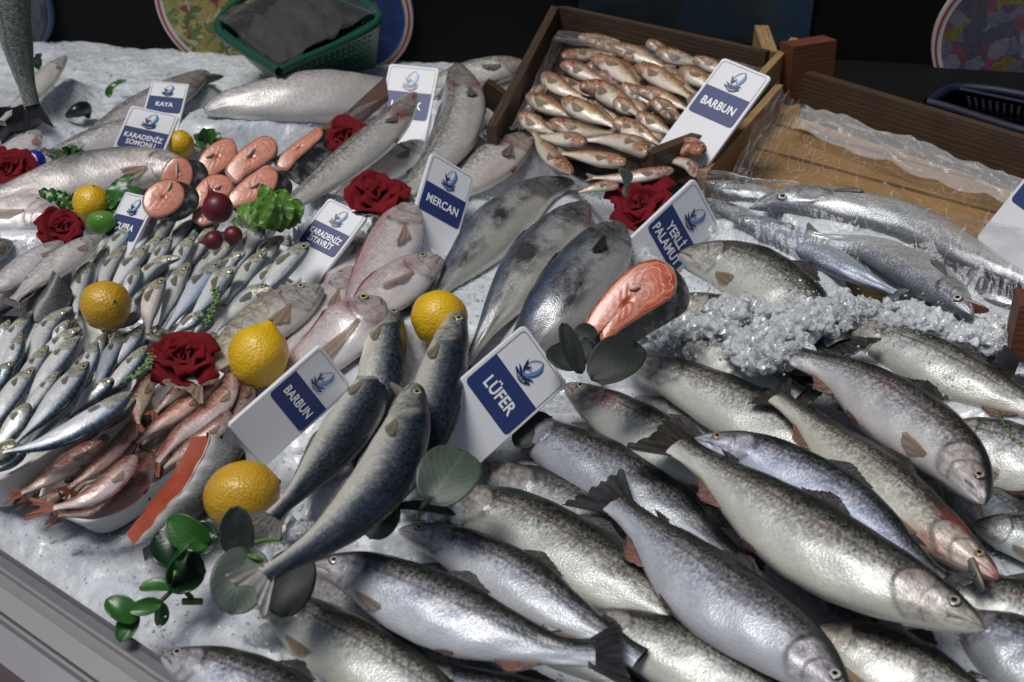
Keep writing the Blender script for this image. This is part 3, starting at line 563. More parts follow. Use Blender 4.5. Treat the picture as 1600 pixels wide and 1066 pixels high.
# ---------------------------------------------------------------- bonito
NG = 'bonito laid side by side behind the cards'
fish('bonito', 'bonito', [(898,285),(850,297),(790,340),(735,400),(690,452),(665,485)], 82, 'R', .06, 'hindmost bonito with rounded grey head beside the wooden crate', NG, skip=('pectoral',), eye=False)
fish('bonito', 'bonito', [(917,318),(870,368),(810,440),(760,515),(725,575)], 88, 'R', (.07,.07,.065,.05,.03), 'middle bonito between two others, its blue back turned up', NG, eye=False, skip=('pectoral',))
fish('bonito', 'bonito', [(968,352),(915,425),(850,510),(795,590),(755,650)], 116, 'R', (.085,.085,.07,.03,.0), 'foremost bonito with dark head and dark pectoral fin beside the large steak', NG, tint=(.85,.85,.9))
# ---------------------------------------------------------------- sea breams
RG = 'pink sea breams lying heads up'
fish('sea_bream', 'bream', [(566,362),(548,395),(525,430),(500,470)], 44, 'R', .03, 'sea bream half hidden behind the card with two lines in the middle', RG, eye=False)
fish('sea_bream', 'bream', [(642,312),(618,378),(570,455),(525,530)], 80, 'R', .07, 'topmost pink sea bream under the red rose with its eye near the rose', RG, blood=.3, skip=('tail',))
fish('sea_bream', 'bream', [(690,404),(640,432),(580,480),(520,540)], 74, 'R', .075, 'sea bream at the foot of the tall card with a reddish snout', RG, blood=.8, skip=('tail',))
fish('sea_bream', 'bream', [(553,418),(522,462),(475,518),(410,590)], 60, 'R', .055, 'slim looking sea bream with reddish mouth pointing up beside the striped bream', RG, jaw=.4, skip=('tail',))
fish('sea_bream', 'bream', [(597,470),(545,515),(480,570),(410,640)], 90, 'R', (.085,.08,.05,.02), 'foremost sea bream with golden eye and blood red nose', RG, blood=.9, skip=('tail',))
fish('striped_bream', 'stripe', [(503,450),(440,488),(370,538),(300,600)], 74, 'R', .07, 'silver bream with faint golden cross bars between rose and pointed lemon', None, blood=.2)
# ---------------------------------------------------------------- sea bass
SG = 'sea bass lying heads up before the green basket'
fish('sea_bass', 'bass', [(650,145),(607,197),(537,258),(457,318),(402,352)], 56, 'R', .08, 'sea bass whose head covers the word on the card behind it', SG, blood=.7)
fish('sea_bass', 'bass', [(714,100),(722,165),(698,232),(648,290),(598,330)], 74, 'R', .075, 'thick sea bass with red gills and upright head right of the covered card', SG, blood=.9)
fish('sea_bass', 'bass', [(830,212),(780,245),(720,288),(670,330)], 66, 'R', .05, 'sea bass showing its white belly and pink throat beside the crate corner', SG, blood=.8, tint=(1.15,1.1,1.08), eye=False)
fish('sea_bass', 'bass', [(662,222),(615,255),(560,290),(520,315)], 54, 'R', .035, 'sea bass lying low between two others, white belly showing', SG, tint=(1.1,1.1,1.08), eye=False, skip=('tail',))
fish('sea_bass', 'bass', [(822,100),(765,112),(700,125),(660,135)], 48, 'R', .04, 'white sea bass lying across behind the upright one against the dark wall', SG, tint=(1.1,1.08,1.05), eye=False)
# ---------------------------------------------------------------- big salmon and grey fish at the back left
fish('salmon', 'cutsalmon', [(320,176),(345,168),(400,160),(500,150),(600,150),(690,150)], 92, 'L', (.075,.075,.075,.07,.03,-.02), 'large whole salmon before the green basket, cut open at its belly', 'whole salmon on the ice', eye=False, fins={})
fish('salmon', 'salmon', [(308,270),(240,262),(150,272),(60,293),(-50,325)], 76, 'R', .06, 'large whole salmon at the left with its snout behind the salmon steaks', 'whole salmon on the ice', tint=(1.05,1.03,1.02))
KG = 'grey rockfish at the back'
fish('rockfish', 'bass', [(325,112),(262,150),(185,192),(100,240)], 52, 'R', .05, 'long grey fish with open brown mouth behind the small card at the back', KG, jaw=.6, tint=(.9,.88,.9))
fish('rockfish', 'bass', [(300,182),(215,202),(130,228),(40,262)], 50, 'R', .045, 'grey fish behind the whole salmon with its head behind a card', KG, tint=(1.05,1.05,1.08))
fish('white_fish', 'salmon', [(104,88),(80,112),(45,150),(0,190)], 34, 'R', .05, 'pale fish with brown fin pointing up at the back left', None, tint=(1.1,1.1,1.05), eye=False)
fish('white_fish', 'salmon', [(62,205),(30,235),(-20,262),(-60,285)], 46, 'R', .05, 'fish with glossy white head at the left edge below the dark tail', None, tint=(1.2,1.2,1.2), eye=False)
CG = 'pale sea fish at the left edge'
fish('white_fish', 'bream', [(90,345),(40,335),(-20,340),(-90,352)], 62, 'R', .05, 'pale fish with wrinkled gill cover beside the red rose at the left', CG, tint=(1.1,1.12,1.1), eye=False)
fish('white_fish', 'salmon', [(158,368),(115,395),(60,435),(20,470)], 42, 'R', .07, 'white rounded fish snout below the left rose, nearer the small card', CG, tint=(1.15,1.13,1.15), eye=False)
fish('white_fish', 'salmon', [(98,378),(60,405),(10,440),(-40,470)], 44, 'R', .07, 'white rounded fish snout directly under the left rose', CG, tint=(1.12,1.12,1.14), eye=False)
fish('white_fish', 'salmon', [(80,420),(40,440),(0,470),(-50,495)], 44, 'R', .05, 'white fish with dark gill slit at the left edge above the thin salmon fillet', CG, tint=(1.0,1.02,1.06), eye=False)
fish('white_fish', 'salmon', [(20,378),(-20,395),(-70,420)], 40, 'R', .04, 'dark headed fish cut by the left edge', CG, tint=(.4,.45,.45), eye=False)
# fish hung over the left edge, tail down
hb = [PY(8, -160, 1.30), PY(14, -60, 1.30), PY(22, 40, 1.29), PY(38, 120, 1.28), PY(50, 165, 1.27)]
hp = resample(np.array(hb), 40); wd = np.interp(np.linspace(0, 1, 40), [0, .4, .7, .9, 1], [36, 32, 25, 14, 13]) * mpp(hb[2])
T = unit(np.gradient(hp, axis=0)); a_ = unit(np.cross(T, FW)); b_ = np.cross(T, a_); th_ = np.linspace(0, 2 * np.pi, 24, endpoint=False)
V = hp[:, None] + wd[:, None, None] * (a_[:, None] * np.cos(th_)[None, :, None] + b_[:, None] * np.sin(th_)[None, :, None] * .5)
hf = mesh('hanging_fish', V.reshape(-1, 3), grid_faces(40, 24, True), BASS, None, uv=np.stack(np.broadcast_arrays(np.linspace(0, 40, 40)[:, None], np.linspace(0, 14, 24)[None]), -1).reshape(-1, 2),
          att={'v': np.broadcast_to(np.cos(th_)[None], (40, 24)).ravel() * .5 + .32, 'msk': np.zeros((960, 4))})
hf.color = (.75, .8, .78, 1); tag(hf, 'grey fish hanging tail down over the left edge of the stall', 'fish')
fm = FIN_DARK
tp = hp[-1]
fin_mesh('tail_fin', hf, tp + a_[-1] * wd[-1], tp - a_[-1] * wd[-1], unit(T[-1] + a_[-1] * .3), unit(T[-1] - a_[-1] * .3), .03, .03, fm, b_[-1], prof=[1, .8, .5, .45, .5, .8, 1], ns=30)
blk = simple('black_rubber', (.012, .013, .014), .3)
bo = []
for i, (x, y, r_) in enumerate([(-30, 210, 30), (0, 195, 24), (20, 190, 22), (48, 180, 20), (62, 170, 16)]): bo.append(P(x, y, .035))
g_ = tube('black_strap', resample(np.array(bo), 24), np.interp(np.linspace(0, 1, 24), [0, .5, .85, 1], [.03, .02, .016, .003]), blk, m=14); tag(g_, 'black shiny rubbery strap lying under the hanging tail at the left edge', 'strap')
g_ = tube('mussel_shell', resample(np.array([P(104, 182, .01), P(118, 174, .018), P(134, 172, .012), P(138, 184, .004)]), 16), np.interp(np.linspace(0, 1, 16), [0, .3, .7, 1], [.003, .009, .011, .003]), blk, m=12); tag(g_, 'dark mussel shell lying alone on the ice at the back left', 'shell')
# ---------------------------------------------------------------- small fish in heaps
ORD = ['first', 'second', 'third', 'fourth', 'fifth', 'sixth', 'seventh', 'eighth', 'ninth', 'tenth', 'eleventh', 'twelfth', 'thirteenth', 'fourteenth']
def heap(name, sp, items, zbase, zhead, group, rows, what, res=.5, cat='fish', **kw):
    """items: (path, width, side[, dz, opts]); rows: list of (y limit of the snout, phrase); each fish is named by its order from the left within its row"""
    by = {}
    for it in items:
        y = it[0][0][1]; r = next(k for k, (lim, ph) in enumerate(rows) if y <= lim); by.setdefault(r, []).append(it)
    for r, its in by.items():
        its.sort(key=lambda t: t[0][0][0])
        for j, it in enumerate(its):
            pth, w_, sd_ = it[:3]; dz = it[3] if len(it) > 3 else 0; op = it[4] if len(it) > 4 else {}
            q_ = np.array(pth, float); d_ = q_[-1] - q_[0]; bow = rng.normal() * .035; q_ = q_ + np.array([-d_[1], d_[0]])[None] * (bow * np.sin(np.pi * np.linspace(0, 1, len(q_))))[:, None]; pth = [tuple(p_) for p_ in q_]
            zz = np.linspace(zhead, zbase, len(pth)) + dz + rng.uniform(-.002, .002)
            k = 1 + rng.uniform(-.12, .12); tn = op.get('tint', (k, k * rng.uniform(.98, 1.02), k * rng.uniform(.97, 1.04)) if sp != 'mullet' else (k * .86, k * .76, k * .70))
            o2 = dict(kw); o2.update({a: b for a, b in op.items() if a not in ('tint', 'label')})
            nth = ORD[j] if len(its) > 1 else 'only'
            lb = op.get('label') or f'{what}, {nth} from the left {rows[r][1]}'
            fish(name, sp, pth, w_, sd_, zz, lb, group, res=res, tint=tn, cat=cat, **o2)
def Z5(*p): return [(x / 3.552, 260 + y / 3.552) for x, y in p]
def Z3(*p): return [(x / 3.552, 520 + y / 3.552) for x, y in p]
def ZC(*p): return [(800 + x / 3.552, y / 3.552) for x, y in p]
hm = [
 (Z5((870,262),(835,330),(790,430),(740,520)), 24, 'L', .0), (Z5((1000,230),(945,300),(890,410),(830,520)), 25, 'L', .0), (Z5((1100,290),(1040,350),(970,450),(900,560)), 26, 'L', .0),
 (Z5((745,322),(700,370),(620,470),(560,570)), 26, 'L', .0), (Z5((600,440),(560,530),(520,640),(490,740)), 22, 'L', .004), (Z5((700,440),(650,530),(600,640),(560,760)), 25, 'L', .006),
 (Z5((815,440),(740,540),(670,640),(600,760)), 27, 'L', .008), (Z5((900,380),(840,450),(760,560),(700,650)), 22, 'L', .002), (Z5((950,390),(900,480),(840,580),(780,680)), 24, 'L', .004),
 (Z5((1075,385),(1030,450),(980,550),(920,660)), 26, 'L', .004), (Z5((1005,505),(910,540),(800,640),(710,740),(640,830)), 25, 'L', .012, dict(blood=.2)),
 (Z5((500,530),(470,610),(440,720),(425,850)), 29, 'L', .010), (Z5((905,618),(860,700),(830,800),(820,930)), 34, 'L', .02, dict(tint=(1.08,1.0,.92))),
 (Z5((1050,535),(1000,600),(945,740),(880,890)), 33, 'L', .014), (Z5((1228,520),(1165,600),(1080,720),(1000,820),(920,910)), 33, 'L', .022, dict(tint=(.9,.98,1.12))),
 (Z5((1315,400),(1245,450),(1160,560),(1090,650)), 27, 'L', .008), (Z5((1415,335),(1385,375),(1330,460),(1270,560)), 25, 'L', .0), (Z5((1520,300),(1465,360),(1410,450),(1360,540)), 29, 'L', .002),
 (Z5((1575,390),(1510,440),(1460,530),(1420,620)), 29, 'L', .006), (Z5((1365,475),(1300,530),(1240,620),(1170,720)), 25, 'L', .012), (Z5((1480,470),(1420,530),(1340,640),(1250,770)), 28, 'L', .014),
 (Z5((1318,560),(1235,610),(1150,730),(1040,870)), 33, 'L', .022), (Z5((1575,530),(1500,600),(1400,690),(1320,770)), 26, 'L', .014), (Z5((1515,680),(1420,705),(1310,800),(1190,925)), 33, 'R', .028),
 (Z5((1130,825),(1085,850),(1020,890),(960,930)), 24, 'L', .022), (Z5((780,820),(720,850),(660,880),(620,920)), 20, 'L', .018, dict(eye=False)),
 ([(482,380),(455,405),(425,440),(395,470)], 38, 'L', .022), ([(425,340),(410,362),(388,395),(370,420)], 27, 'L', .002), ([(436,375),(420,390),(395,425),(375,450)], 27, 'L', .010),
 (Z5((640,380),(600,450),(560,540),(530,620)), 22, 'L', -.004), (Z5((770,560),(720,640),(680,720),(650,800)), 25, 'L', .012), (Z5((1150,640),(1090,720),(1030,800),(980,880)), 25, 'L', .012),
 (Z5((1180,330),(1120,420),(1060,520),(1000,600)), 24, 'L', -.004), (Z5((1260,640),(1180,740),(1110,840),(1060,930)), 26, 'L', .014),
]
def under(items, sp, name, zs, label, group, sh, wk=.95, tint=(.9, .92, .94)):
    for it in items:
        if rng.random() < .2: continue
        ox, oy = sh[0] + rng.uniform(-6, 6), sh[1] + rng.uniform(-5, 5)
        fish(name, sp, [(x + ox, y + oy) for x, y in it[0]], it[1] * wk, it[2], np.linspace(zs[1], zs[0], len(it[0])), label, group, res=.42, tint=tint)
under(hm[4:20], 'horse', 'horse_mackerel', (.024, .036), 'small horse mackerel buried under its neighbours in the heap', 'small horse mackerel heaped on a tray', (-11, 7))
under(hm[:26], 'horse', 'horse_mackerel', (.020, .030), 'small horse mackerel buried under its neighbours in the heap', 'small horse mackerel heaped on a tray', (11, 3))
heap('horse_mackerel', 'horse', hm, .035, .050, 'small horse mackerel heaped on a tray', [(370, 'in the back row of the heap'), (402, 'in the second row of the heap'), (432, 'in the third row of the heap'), (900, 'in the front row of the heap')], 'small silver horse mackerel')
sa = [
 ([(52,484),(34,520),(12,575),(-8,620)], 33, 'L', .004), ([(84,468),(66,500),(45,545),(25,590)], 27, 'L', .0), ([(114,480),(92,502),(66,545),(40,600)], 34, 'L', .006), ([(15,500),(0,530),(-25,575)], 30, 'L', .004),
 ([(128,512),(105,535),(78,570),(45,615)], 34, 'L', .012, dict(jaw=.5)), ([(75,540),(55,565),(28,605),(0,640)], 30, 'L', .012), ([(34,520),(15,560),(-15,610)], 30, 'L', .010),
 ([(124,525),(95,560),(65,600),(35,640)], 33, 'L', .014), ([(150,533),(132,560),(112,595),(90,630)], 28, 'L', .014), ([(199,520),(180,550),(163,585),(145,620)], 32, 'L', .014, dict(tint=(.5,.55,.62), eye=False)),
 ([(224,508),(200,535),(170,570),(140,605)], 32, 'L', .012), ([(138,565),(108,598),(70,642),(25,692)], 40, 'L', .034, dict(label='bold sardine with dark blue back and white belly in the front of the left heap', lean=.3)),
 ([(54,574),(32,605),(5,645),(-20,680)], 37, 'L', .026), ([(20,565),(0,595),(-30,635)], 34, 'L', .022, dict(tint=(.6,.7,.7))), ([(92,580),(65,605),(35,640),(5,670)], 26, 'L', .020),
 ([(205,612),(165,635),(115,662),(60,688),(5,708)], 42, 'L', .042, dict(label='large white bellied fish with open gill lying across the front of the left heap', tint=(1.1,1.1,1.16), eye=False, lean=.3)),
 ([(212,622),(180,648),(140,668),(105,680)], 30, 'L', .028, dict(tint=(1.1,1.0,.75), eye=False)), ([(230,540),(200,575),(165,610),(130,640)], 32, 'L', .020), ([(178,592),(145,622),(110,650)], 30, 'L', .022),
 ([(45,630),(20,665),(-15,705)], 38, 'L', .024, dict(eye=False)), ([(30,690),(5,710),(-30,735)], 34, 'L', .012, dict(tint=(1.0,.9,.7), eye=False)), ([(108,500),(88,530),(60,565)], 26, 'L', .002),
 ([(165,520),(150,550),(130,590)], 26, 'L', .002),
]
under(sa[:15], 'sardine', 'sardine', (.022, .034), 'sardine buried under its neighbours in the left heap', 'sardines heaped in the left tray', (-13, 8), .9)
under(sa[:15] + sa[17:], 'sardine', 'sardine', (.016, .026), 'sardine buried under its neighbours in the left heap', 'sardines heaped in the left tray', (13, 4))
heap('sardine', 'sardine', sa, .030, .046, 'sardines heaped in the left tray', [(490, 'in the back row of the left heap'), (522, 'in the second row of the left heap'), (545, 'in the third row of the left heap'), (600, 'in the fourth row of the left heap'), (900, 'in the front row of the left heap')], 'sardine with dark back')
mu = [
 (Z3((1192,185),(1130,240),(1050,300),(940,380),(860,440)), 29, 'R', .012), (Z3((1200,300),(1110,345),(1000,420),(870,510),(750,610)), 30, 'R', .022, dict(tint=(1.1,.85,.75))),
 (Z3((1290,215),(1240,330),(1150,430),(1000,540),(865,720)), 40, 'R', .022, dict(tint=(1.05,1.0,1.02))), (Z3((1385,260),(1370,370),(1310,470),(1220,560)), 33, 'R', .014, dict(tint=(.4,.32,.3))),
 (Z3((1280,440),(1180,510),(1080,580),(900,750)), 30, 'R', .016, dict(eye=False)), (Z3((850,235),(800,320),(770,410),(760,510)), 36, 'R', .012, dict(tint=(.7,.62,.5))),
 (Z3((750,490),(690,565),(590,670),(470,780),(380,860)), 31, 'R', .020, dict(tint=(.65,.5,.45), tailpx=(90,776))), (Z3((580,615),(480,660),(330,760),(190,850),(120,885)), 36, 'R', .016, dict(blood=.7, tailpx=(2,776))),
 (Z3((755,620),(680,665),(560,755),(420,830)), 28, 'R', .010, dict(tint=(.6,.5,.45))), (Z3((762,685),(690,775),(580,880),(430,950),(300,970)), 38, 'R', .030, dict(tint=(1.1,1.05,1.08), tailpx=(32,796))),
 (Z3((850,670),(800,780),(700,890),(540,985),(330,1010)), 38, 'R', .010, dict(tint=(.42,.34,.32), eye=False)), (Z3((330,900),(260,920),(180,935)), 20, 'R', .004, dict(eye=False, tailpx=(20,785))),
 (Z3((1000,560),(930,640),(850,740),(780,850)), 28, 'R', .008, dict(tint=(.45,.36,.34), eye=False)),
]
mu = [(p_, w_ * 1.02, *r_) for p_, w_, *r_ in mu]
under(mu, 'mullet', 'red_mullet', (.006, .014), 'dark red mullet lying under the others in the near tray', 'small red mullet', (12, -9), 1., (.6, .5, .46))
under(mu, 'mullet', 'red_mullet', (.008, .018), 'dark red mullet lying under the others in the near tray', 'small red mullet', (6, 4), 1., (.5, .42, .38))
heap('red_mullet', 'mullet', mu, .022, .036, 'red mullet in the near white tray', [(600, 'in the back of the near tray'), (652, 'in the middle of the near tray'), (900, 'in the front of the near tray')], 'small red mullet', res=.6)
cm = [
 (ZC((170,410),(240,450),(320,500),(420,550)), 31, 'L', .0), (ZC((375,490),(470,510),(580,570),(710,640)), 39, 'L', .004, dict(blood=.6)), (ZC((265,360),(350,380),(440,420),(530,460)), 29, 'L', .0),
 (ZC((435,320),(520,370),(610,430),(710,500)), 35, 'L', .003), (ZC((280,320),(360,305),(450,295),(550,300)), 24, 'L', -.002), (ZC((365,215),(450,225),(540,235),(640,240)), 22, 'L', -.004),
 (ZC((545,265),(640,290),(740,330),(840,370)), 28, 'L', .0), (ZC((680,365),(780,410),(880,470),(990,540)), 34, 'L', .003, dict(blood=.5)), (ZC((795,280),(870,295),(960,320),(1060,360)), 28, 'L', .0),
 (ZC((925,385),(990,420),(1060,460),(1130,510)), 30, 'L', .002), (ZC((75,530),(150,560),(240,600),(340,650)), 32, 'L', .004), (ZC((275,555),(370,590),(470,640),(570,700)), 35, 'L', .008),
 (ZC((40,635),(100,660),(170,700),(230,740)), 30, 'L', .008), (ZC((205,675),(310,690),(430,715),(550,735)), 26, 'L', .006), (ZC((555,680),(620,700),(690,750),(740,800)), 31, 'L', .010),
 (ZC((690,635),(760,660),(830,700),(900,750)), 27, 'L', .006), (ZC((690,505),(780,530),(880,570),(980,610)), 28, 'L', .004), (ZC((820,620),(880,640),(950,670)), 18, 'L', .002),
 (ZC((400,800),(340,775),(250,765),(140,755)), 26, 'R', .014), (ZC((745,860),(670,810),(560,785),(400,775)), 33, 'R', .018, dict(label='golden eyed red mullet in the middle of the crate front, looking right')),
 (ZC((1048,850),(980,815),(890,825),(760,850)), 31, 'R', .018, dict(tint=(1.1,.75,.68), blood=.6, label='blood red mullet at the foot of the white card in the crate')),
 (ZC((630,910),(540,890),(420,865),(280,850)), 27, 'R', .012), (ZC((1020,980),(960,910),(880,895),(760,915)), 22, 'R', .010, dict(blood=.5)), (ZC((325,965),(240,890),(180,820),(125,740)), 30, 'R', .014, dict(tailpx=(815,178), blood=.6)),
 (ZC((900,945),(780,945),(640,965),(450,985)), 24, 'R', .008), (ZC((590,1040),(490,1040),(370,1065)), 18, 'R', .0), (ZC((690,690),(740,740),(790,780),(830,810)), 20, 'L', .006),
 (ZC((1000,330),(1070,350),(1140,380),(1210,420)), 24, 'L', -.002), (ZC((740,240),(830,260),(930,285)), 22, 'L', -.004), (ZC((170,480),(110,560),(90,600)), 24, 'L', -.006),
 (ZC((560,560),(640,590),(720,640)), 26, 'L', .0), (ZC((600,480),(680,520),(760,570)), 26, 'L', -.004), (ZC((480,420),(560,450),(640,500)), 26, 'L', -.006), (ZC((620,320),(720,345),(800,390)), 26, 'L', -.006), (ZC((860,430),(940,470),(1010,510)), 26, 'L', -.006), (ZC((420,620),(500,650),(580,690)), 24, 'L', -.002), (ZC((770,560),(850,600),(930,650)), 26, 'L', .002), (ZC((460,250),(560,270),(640,300)), 24, 'L', -.006),
]
cm = [(p_, w_, *r_) if len(r_) > 2 else (p_, w_, r_[0], r_[1] if len(r_) > 1 else 0, dict(blood=.45)) for p_, w_, *r_ in cm]
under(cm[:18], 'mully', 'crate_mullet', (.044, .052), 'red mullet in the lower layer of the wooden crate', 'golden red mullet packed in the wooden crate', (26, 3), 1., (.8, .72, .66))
cm = [(p_, w_ * 1.0, *r_) for p_, w_, *r_ in cm]
heap('crate_mullet', 'mully', cm, .060, .072, 'golden red mullet packed in the wooden crate', [(62, 'in the farthest row of the crate'), (92, 'in the second row of the crate'), (125, 'in the third row of the crate'), (160, 'in the fourth row of the crate'), (192, 'in the fifth row of the crate'), (900, 'in the front row of the crate')], 'golden red mullet', res=.5)
# ---------------------------------------------------------------- silver fish in the plastic bag
VG = 'silver fish in the plastic bag'
fish('silver_fish', 'silver', [(1170,325),(1225,314),(1300,320),(1413,348),(1526,402),(1640,455)], 66, 'R', .075, 'big silver fish with large pale eye, uppermost in the plastic bag', VG)
fish('silver_fish', 'silver', [(1138,340),(1180,352),(1240,378),(1320,420),(1400,458)], 50, 'R', .060, 'blue silver fish in the bag lying nearest the green-backed trout', VG, tint=(.85,.95,1.1))
fish('silver_fish', 'silver', [(1520,494),(1478,458),(1420,420),(1350,388),(1270,368)], 66, 'L', .070, 'silver fish in the bag with gaping mouth, looking down to the right', VG, jaw=.7)
fish('silver_fish', 'silver', [(1100,285),(1135,296),(1190,306),(1260,322)], 34, 'R', .06, 'small eyed silver fish at the left end of the bag, farther from us', VG, tint=(.8,.82,.85))
fish('silver_fish', 'silver', [(1100,310),(1125,325),(1170,345),(1230,375)], 30, 'R', .05, 'silver fish at the left end of the bag, half under the others', VG, tint=(.8,.82,.85))
fish('silver_fish', 'silver', [(1528,455),(1570,468),(1620,478),(1680,490)], 34, 'R', .045, 'pale silver fish in the bag at the right edge behind the gaping one', VG, tint=(1.05,1.05,1.08), eye=False)
# ---------------------------------------------------------------- lettered cards
WHITEP = simple('white_plastic', (.74, .75, .78), .5, .10, 30, .0001)
NAVY = simple('navy_print', (.022, .040, .155), .5, .15, 60, .0001); WPRINT = simple('white_print', (.80, .81, .84), .35, .03, 60, .0001)
LOGO_D = simple('dark_blue_print', (.02, .035, .12), .35, .1, 60, .0001); LOGO_L = simple('light_blue_print', (.14, .33, .66), .35, .5, 150, .0001); THINL = simple('grey_blue_line', (.10, .12, .2), .35, .1, 60, .0001)
def solve_pose(px4, w, h, zb, wt=(1, 1, .35, .35)):
    loc = np.array([[-w/2, h/2, 0], [w/2, h/2, 0], [w/2, -h/2, 0], [-w/2, -h/2, 0]])
    px4 = np.array(px4, float); wt = np.array(wt)
    c = px4.mean(0); pos = P(c[0], c[1], zb + .03)
    n = unit(CAM - pos); x = px4[1] - px4[0]; x3 = unit(RT * x[0] - UPV * x[1]); x3 = unit(x3 - (x3 @ n) * n); y3 = np.cross(n, x3); R0 = np.stack([x3, y3, n], 1)
    def rot(r):
        a = np.linalg.norm(r) + 1e-12; k = r / a; K = np.array([[0, -k[2], k[1]], [k[2], 0, -k[0]], [-k[1], k[0], 0]]); return np.eye(3) + math.sin(a) * K + (1 - math.cos(a)) * K @ K
    def pts(p): return p[:3] + (loc * math.exp(p[6])) @ (R0 @ rot(p[3:6])).T if False else p[:3] + (loc * math.exp(p[6])) @ (rot(p[3:6]) @ R0).T
    def res(p):
        q = pts(p); e = (proj(q) - px4) * wt[:, None] / 3
        return np.r_[e.ravel(), (q[2:, 2].mean() - zb) / .006, p[6] / .12, p[3:6] * .6]
    p = np.r_[pos, 0, 0, 0, 0.]; lam = 1e-2
    for it in range(80):
        r = res(p); J = np.stack([(res(p + np.eye(7)[i] * 1e-5) - r) / 1e-5 for i in range(7)], 1)
        d = np.linalg.solve(J.T @ J + lam * np.diag(np.diag(J.T @ J) + 1e-9), -J.T @ r)
        if (res(p + d) ** 2).sum() < (r ** 2).sum(): p = p + d; lam *= .5
        else: lam *= 3
    k = math.exp(p[6]); M = np.eye(4); M[:3, :3] = rot(p[3:6]) @ R0; M[:3, 3] = p[:3]
    return M, k
def rrect(w, h, r, n=6):
    out = []
    for cx_, cy_, a0 in ((w/2-r, h/2-r, 0), (-w/2+r, h/2-r, 90), (-w/2+r, -h/2+r, 180), (w/2-r, -h/2+r, 270)):
        for i in range(n + 1): t = R(a0 + 90 * i / n); out.append((cx_ + r * math.cos(t), cy_ + r * math.sin(t), 0))
    return np.array(out)
def text_mesh(txt, size, sx, bold):
    cu = bpy.data.curves.new('t', 'FONT'); cu.body = txt; cu.size = size; cu.align_x = 'CENTER'; cu.align_y = 'CENTER'; cu.offset = bold; cu.space_character = 1.04; cu.space_line = .95; cu.resolution_u = 3
    o = bpy.data.objects.new('t', cu); COL.objects.link(o); bpy.context.view_layer.update()
    me = o.evaluated_get(bpy.context.evaluated_depsgraph_get()).to_mesh()
    V = np.array([v.co[:] for v in me.vertices]); F = [tuple(p.vertices) for p in me.polygons]; o.to_mesh_clear()
    bpy.data.objects.remove(o); V = V * np.array([sx, 1, 1]); V[:, 2] = 0
    return V, F
def band(pts, wd):
    """flat ribbon following 2D pts with width profile"""
    pts = np.array(pts, float); q = resample(np.c_[pts, np.zeros(len(pts))], 18)[:, :2]; t = np.gradient(q, axis=0); t /= np.linalg.norm(t, axis=1, keepdims=True); nn = np.stack([-t[:, 1], t[:, 0]], 1)
    ww = np.interp(np.linspace(0, 1, 18), np.linspace(0, 1, len(wd)), wd)[:, None]
    V = np.r_[q + nn * ww, q - nn * ww]; F = [(i, i + 18, i + 19, i + 1) for i in range(17)]; return np.c_[V, np.zeros(36)], F
def join(parts):
    V, F, k, mi = [], [], 0, []
    for (v, f, m) in parts: V.append(v); F += [tuple(i + k for i in x) for x in f]; k += len(v); mi += [m] * len(f)
    return np.concatenate(V), F, mi
def logo_parts():
    ps = []
    add = lambda p, w_, m: ps.append((*band(p, w_), m))
    add([(.30, 1.0), (.52, .55), (.42, .0), (.10, -.42), (-.3, -.5)], [.02, .15, .17, .10, .01], 1)           # light blue body of the fish
    add([(.30, 1.0), (-.12, .72), (-.36, .30), (-.40, .02)], [.015, .03, .03, .02], 0)                          # head outline
    add([(.30, 1.0), (.62, .5), (.55, -.05), (.30, -.42)], [.015, .03, .03, .02], 0)
    add([(-.62, .34), (-.42, .0), (-.30, -.30), (-.12, -.52)], [.01, .10, .09, .02], 0)                           # tail fins
    add([(-.05, .22), (-.16, -.02), (-.30, -.30)], [.01, .09, .03], 0); add([(.12, .1), (.05, -.12)], [.005, .05], 0)
    add([(-.80, -.34), (-.52, -.46), (-.1, -.66), (.35, -.58), (.70, -.36), (.82, -.40)], [.01, .09, .08, .09, .08, .01], 0)    # wave
    add([(-.78, -.66), (-.45, -.76), (0, -.92), (.45, -.78), (.74, -.62)], [.05, .13, .14, .13, .05], 0)          # banner
    ps.append(None)
    return ps
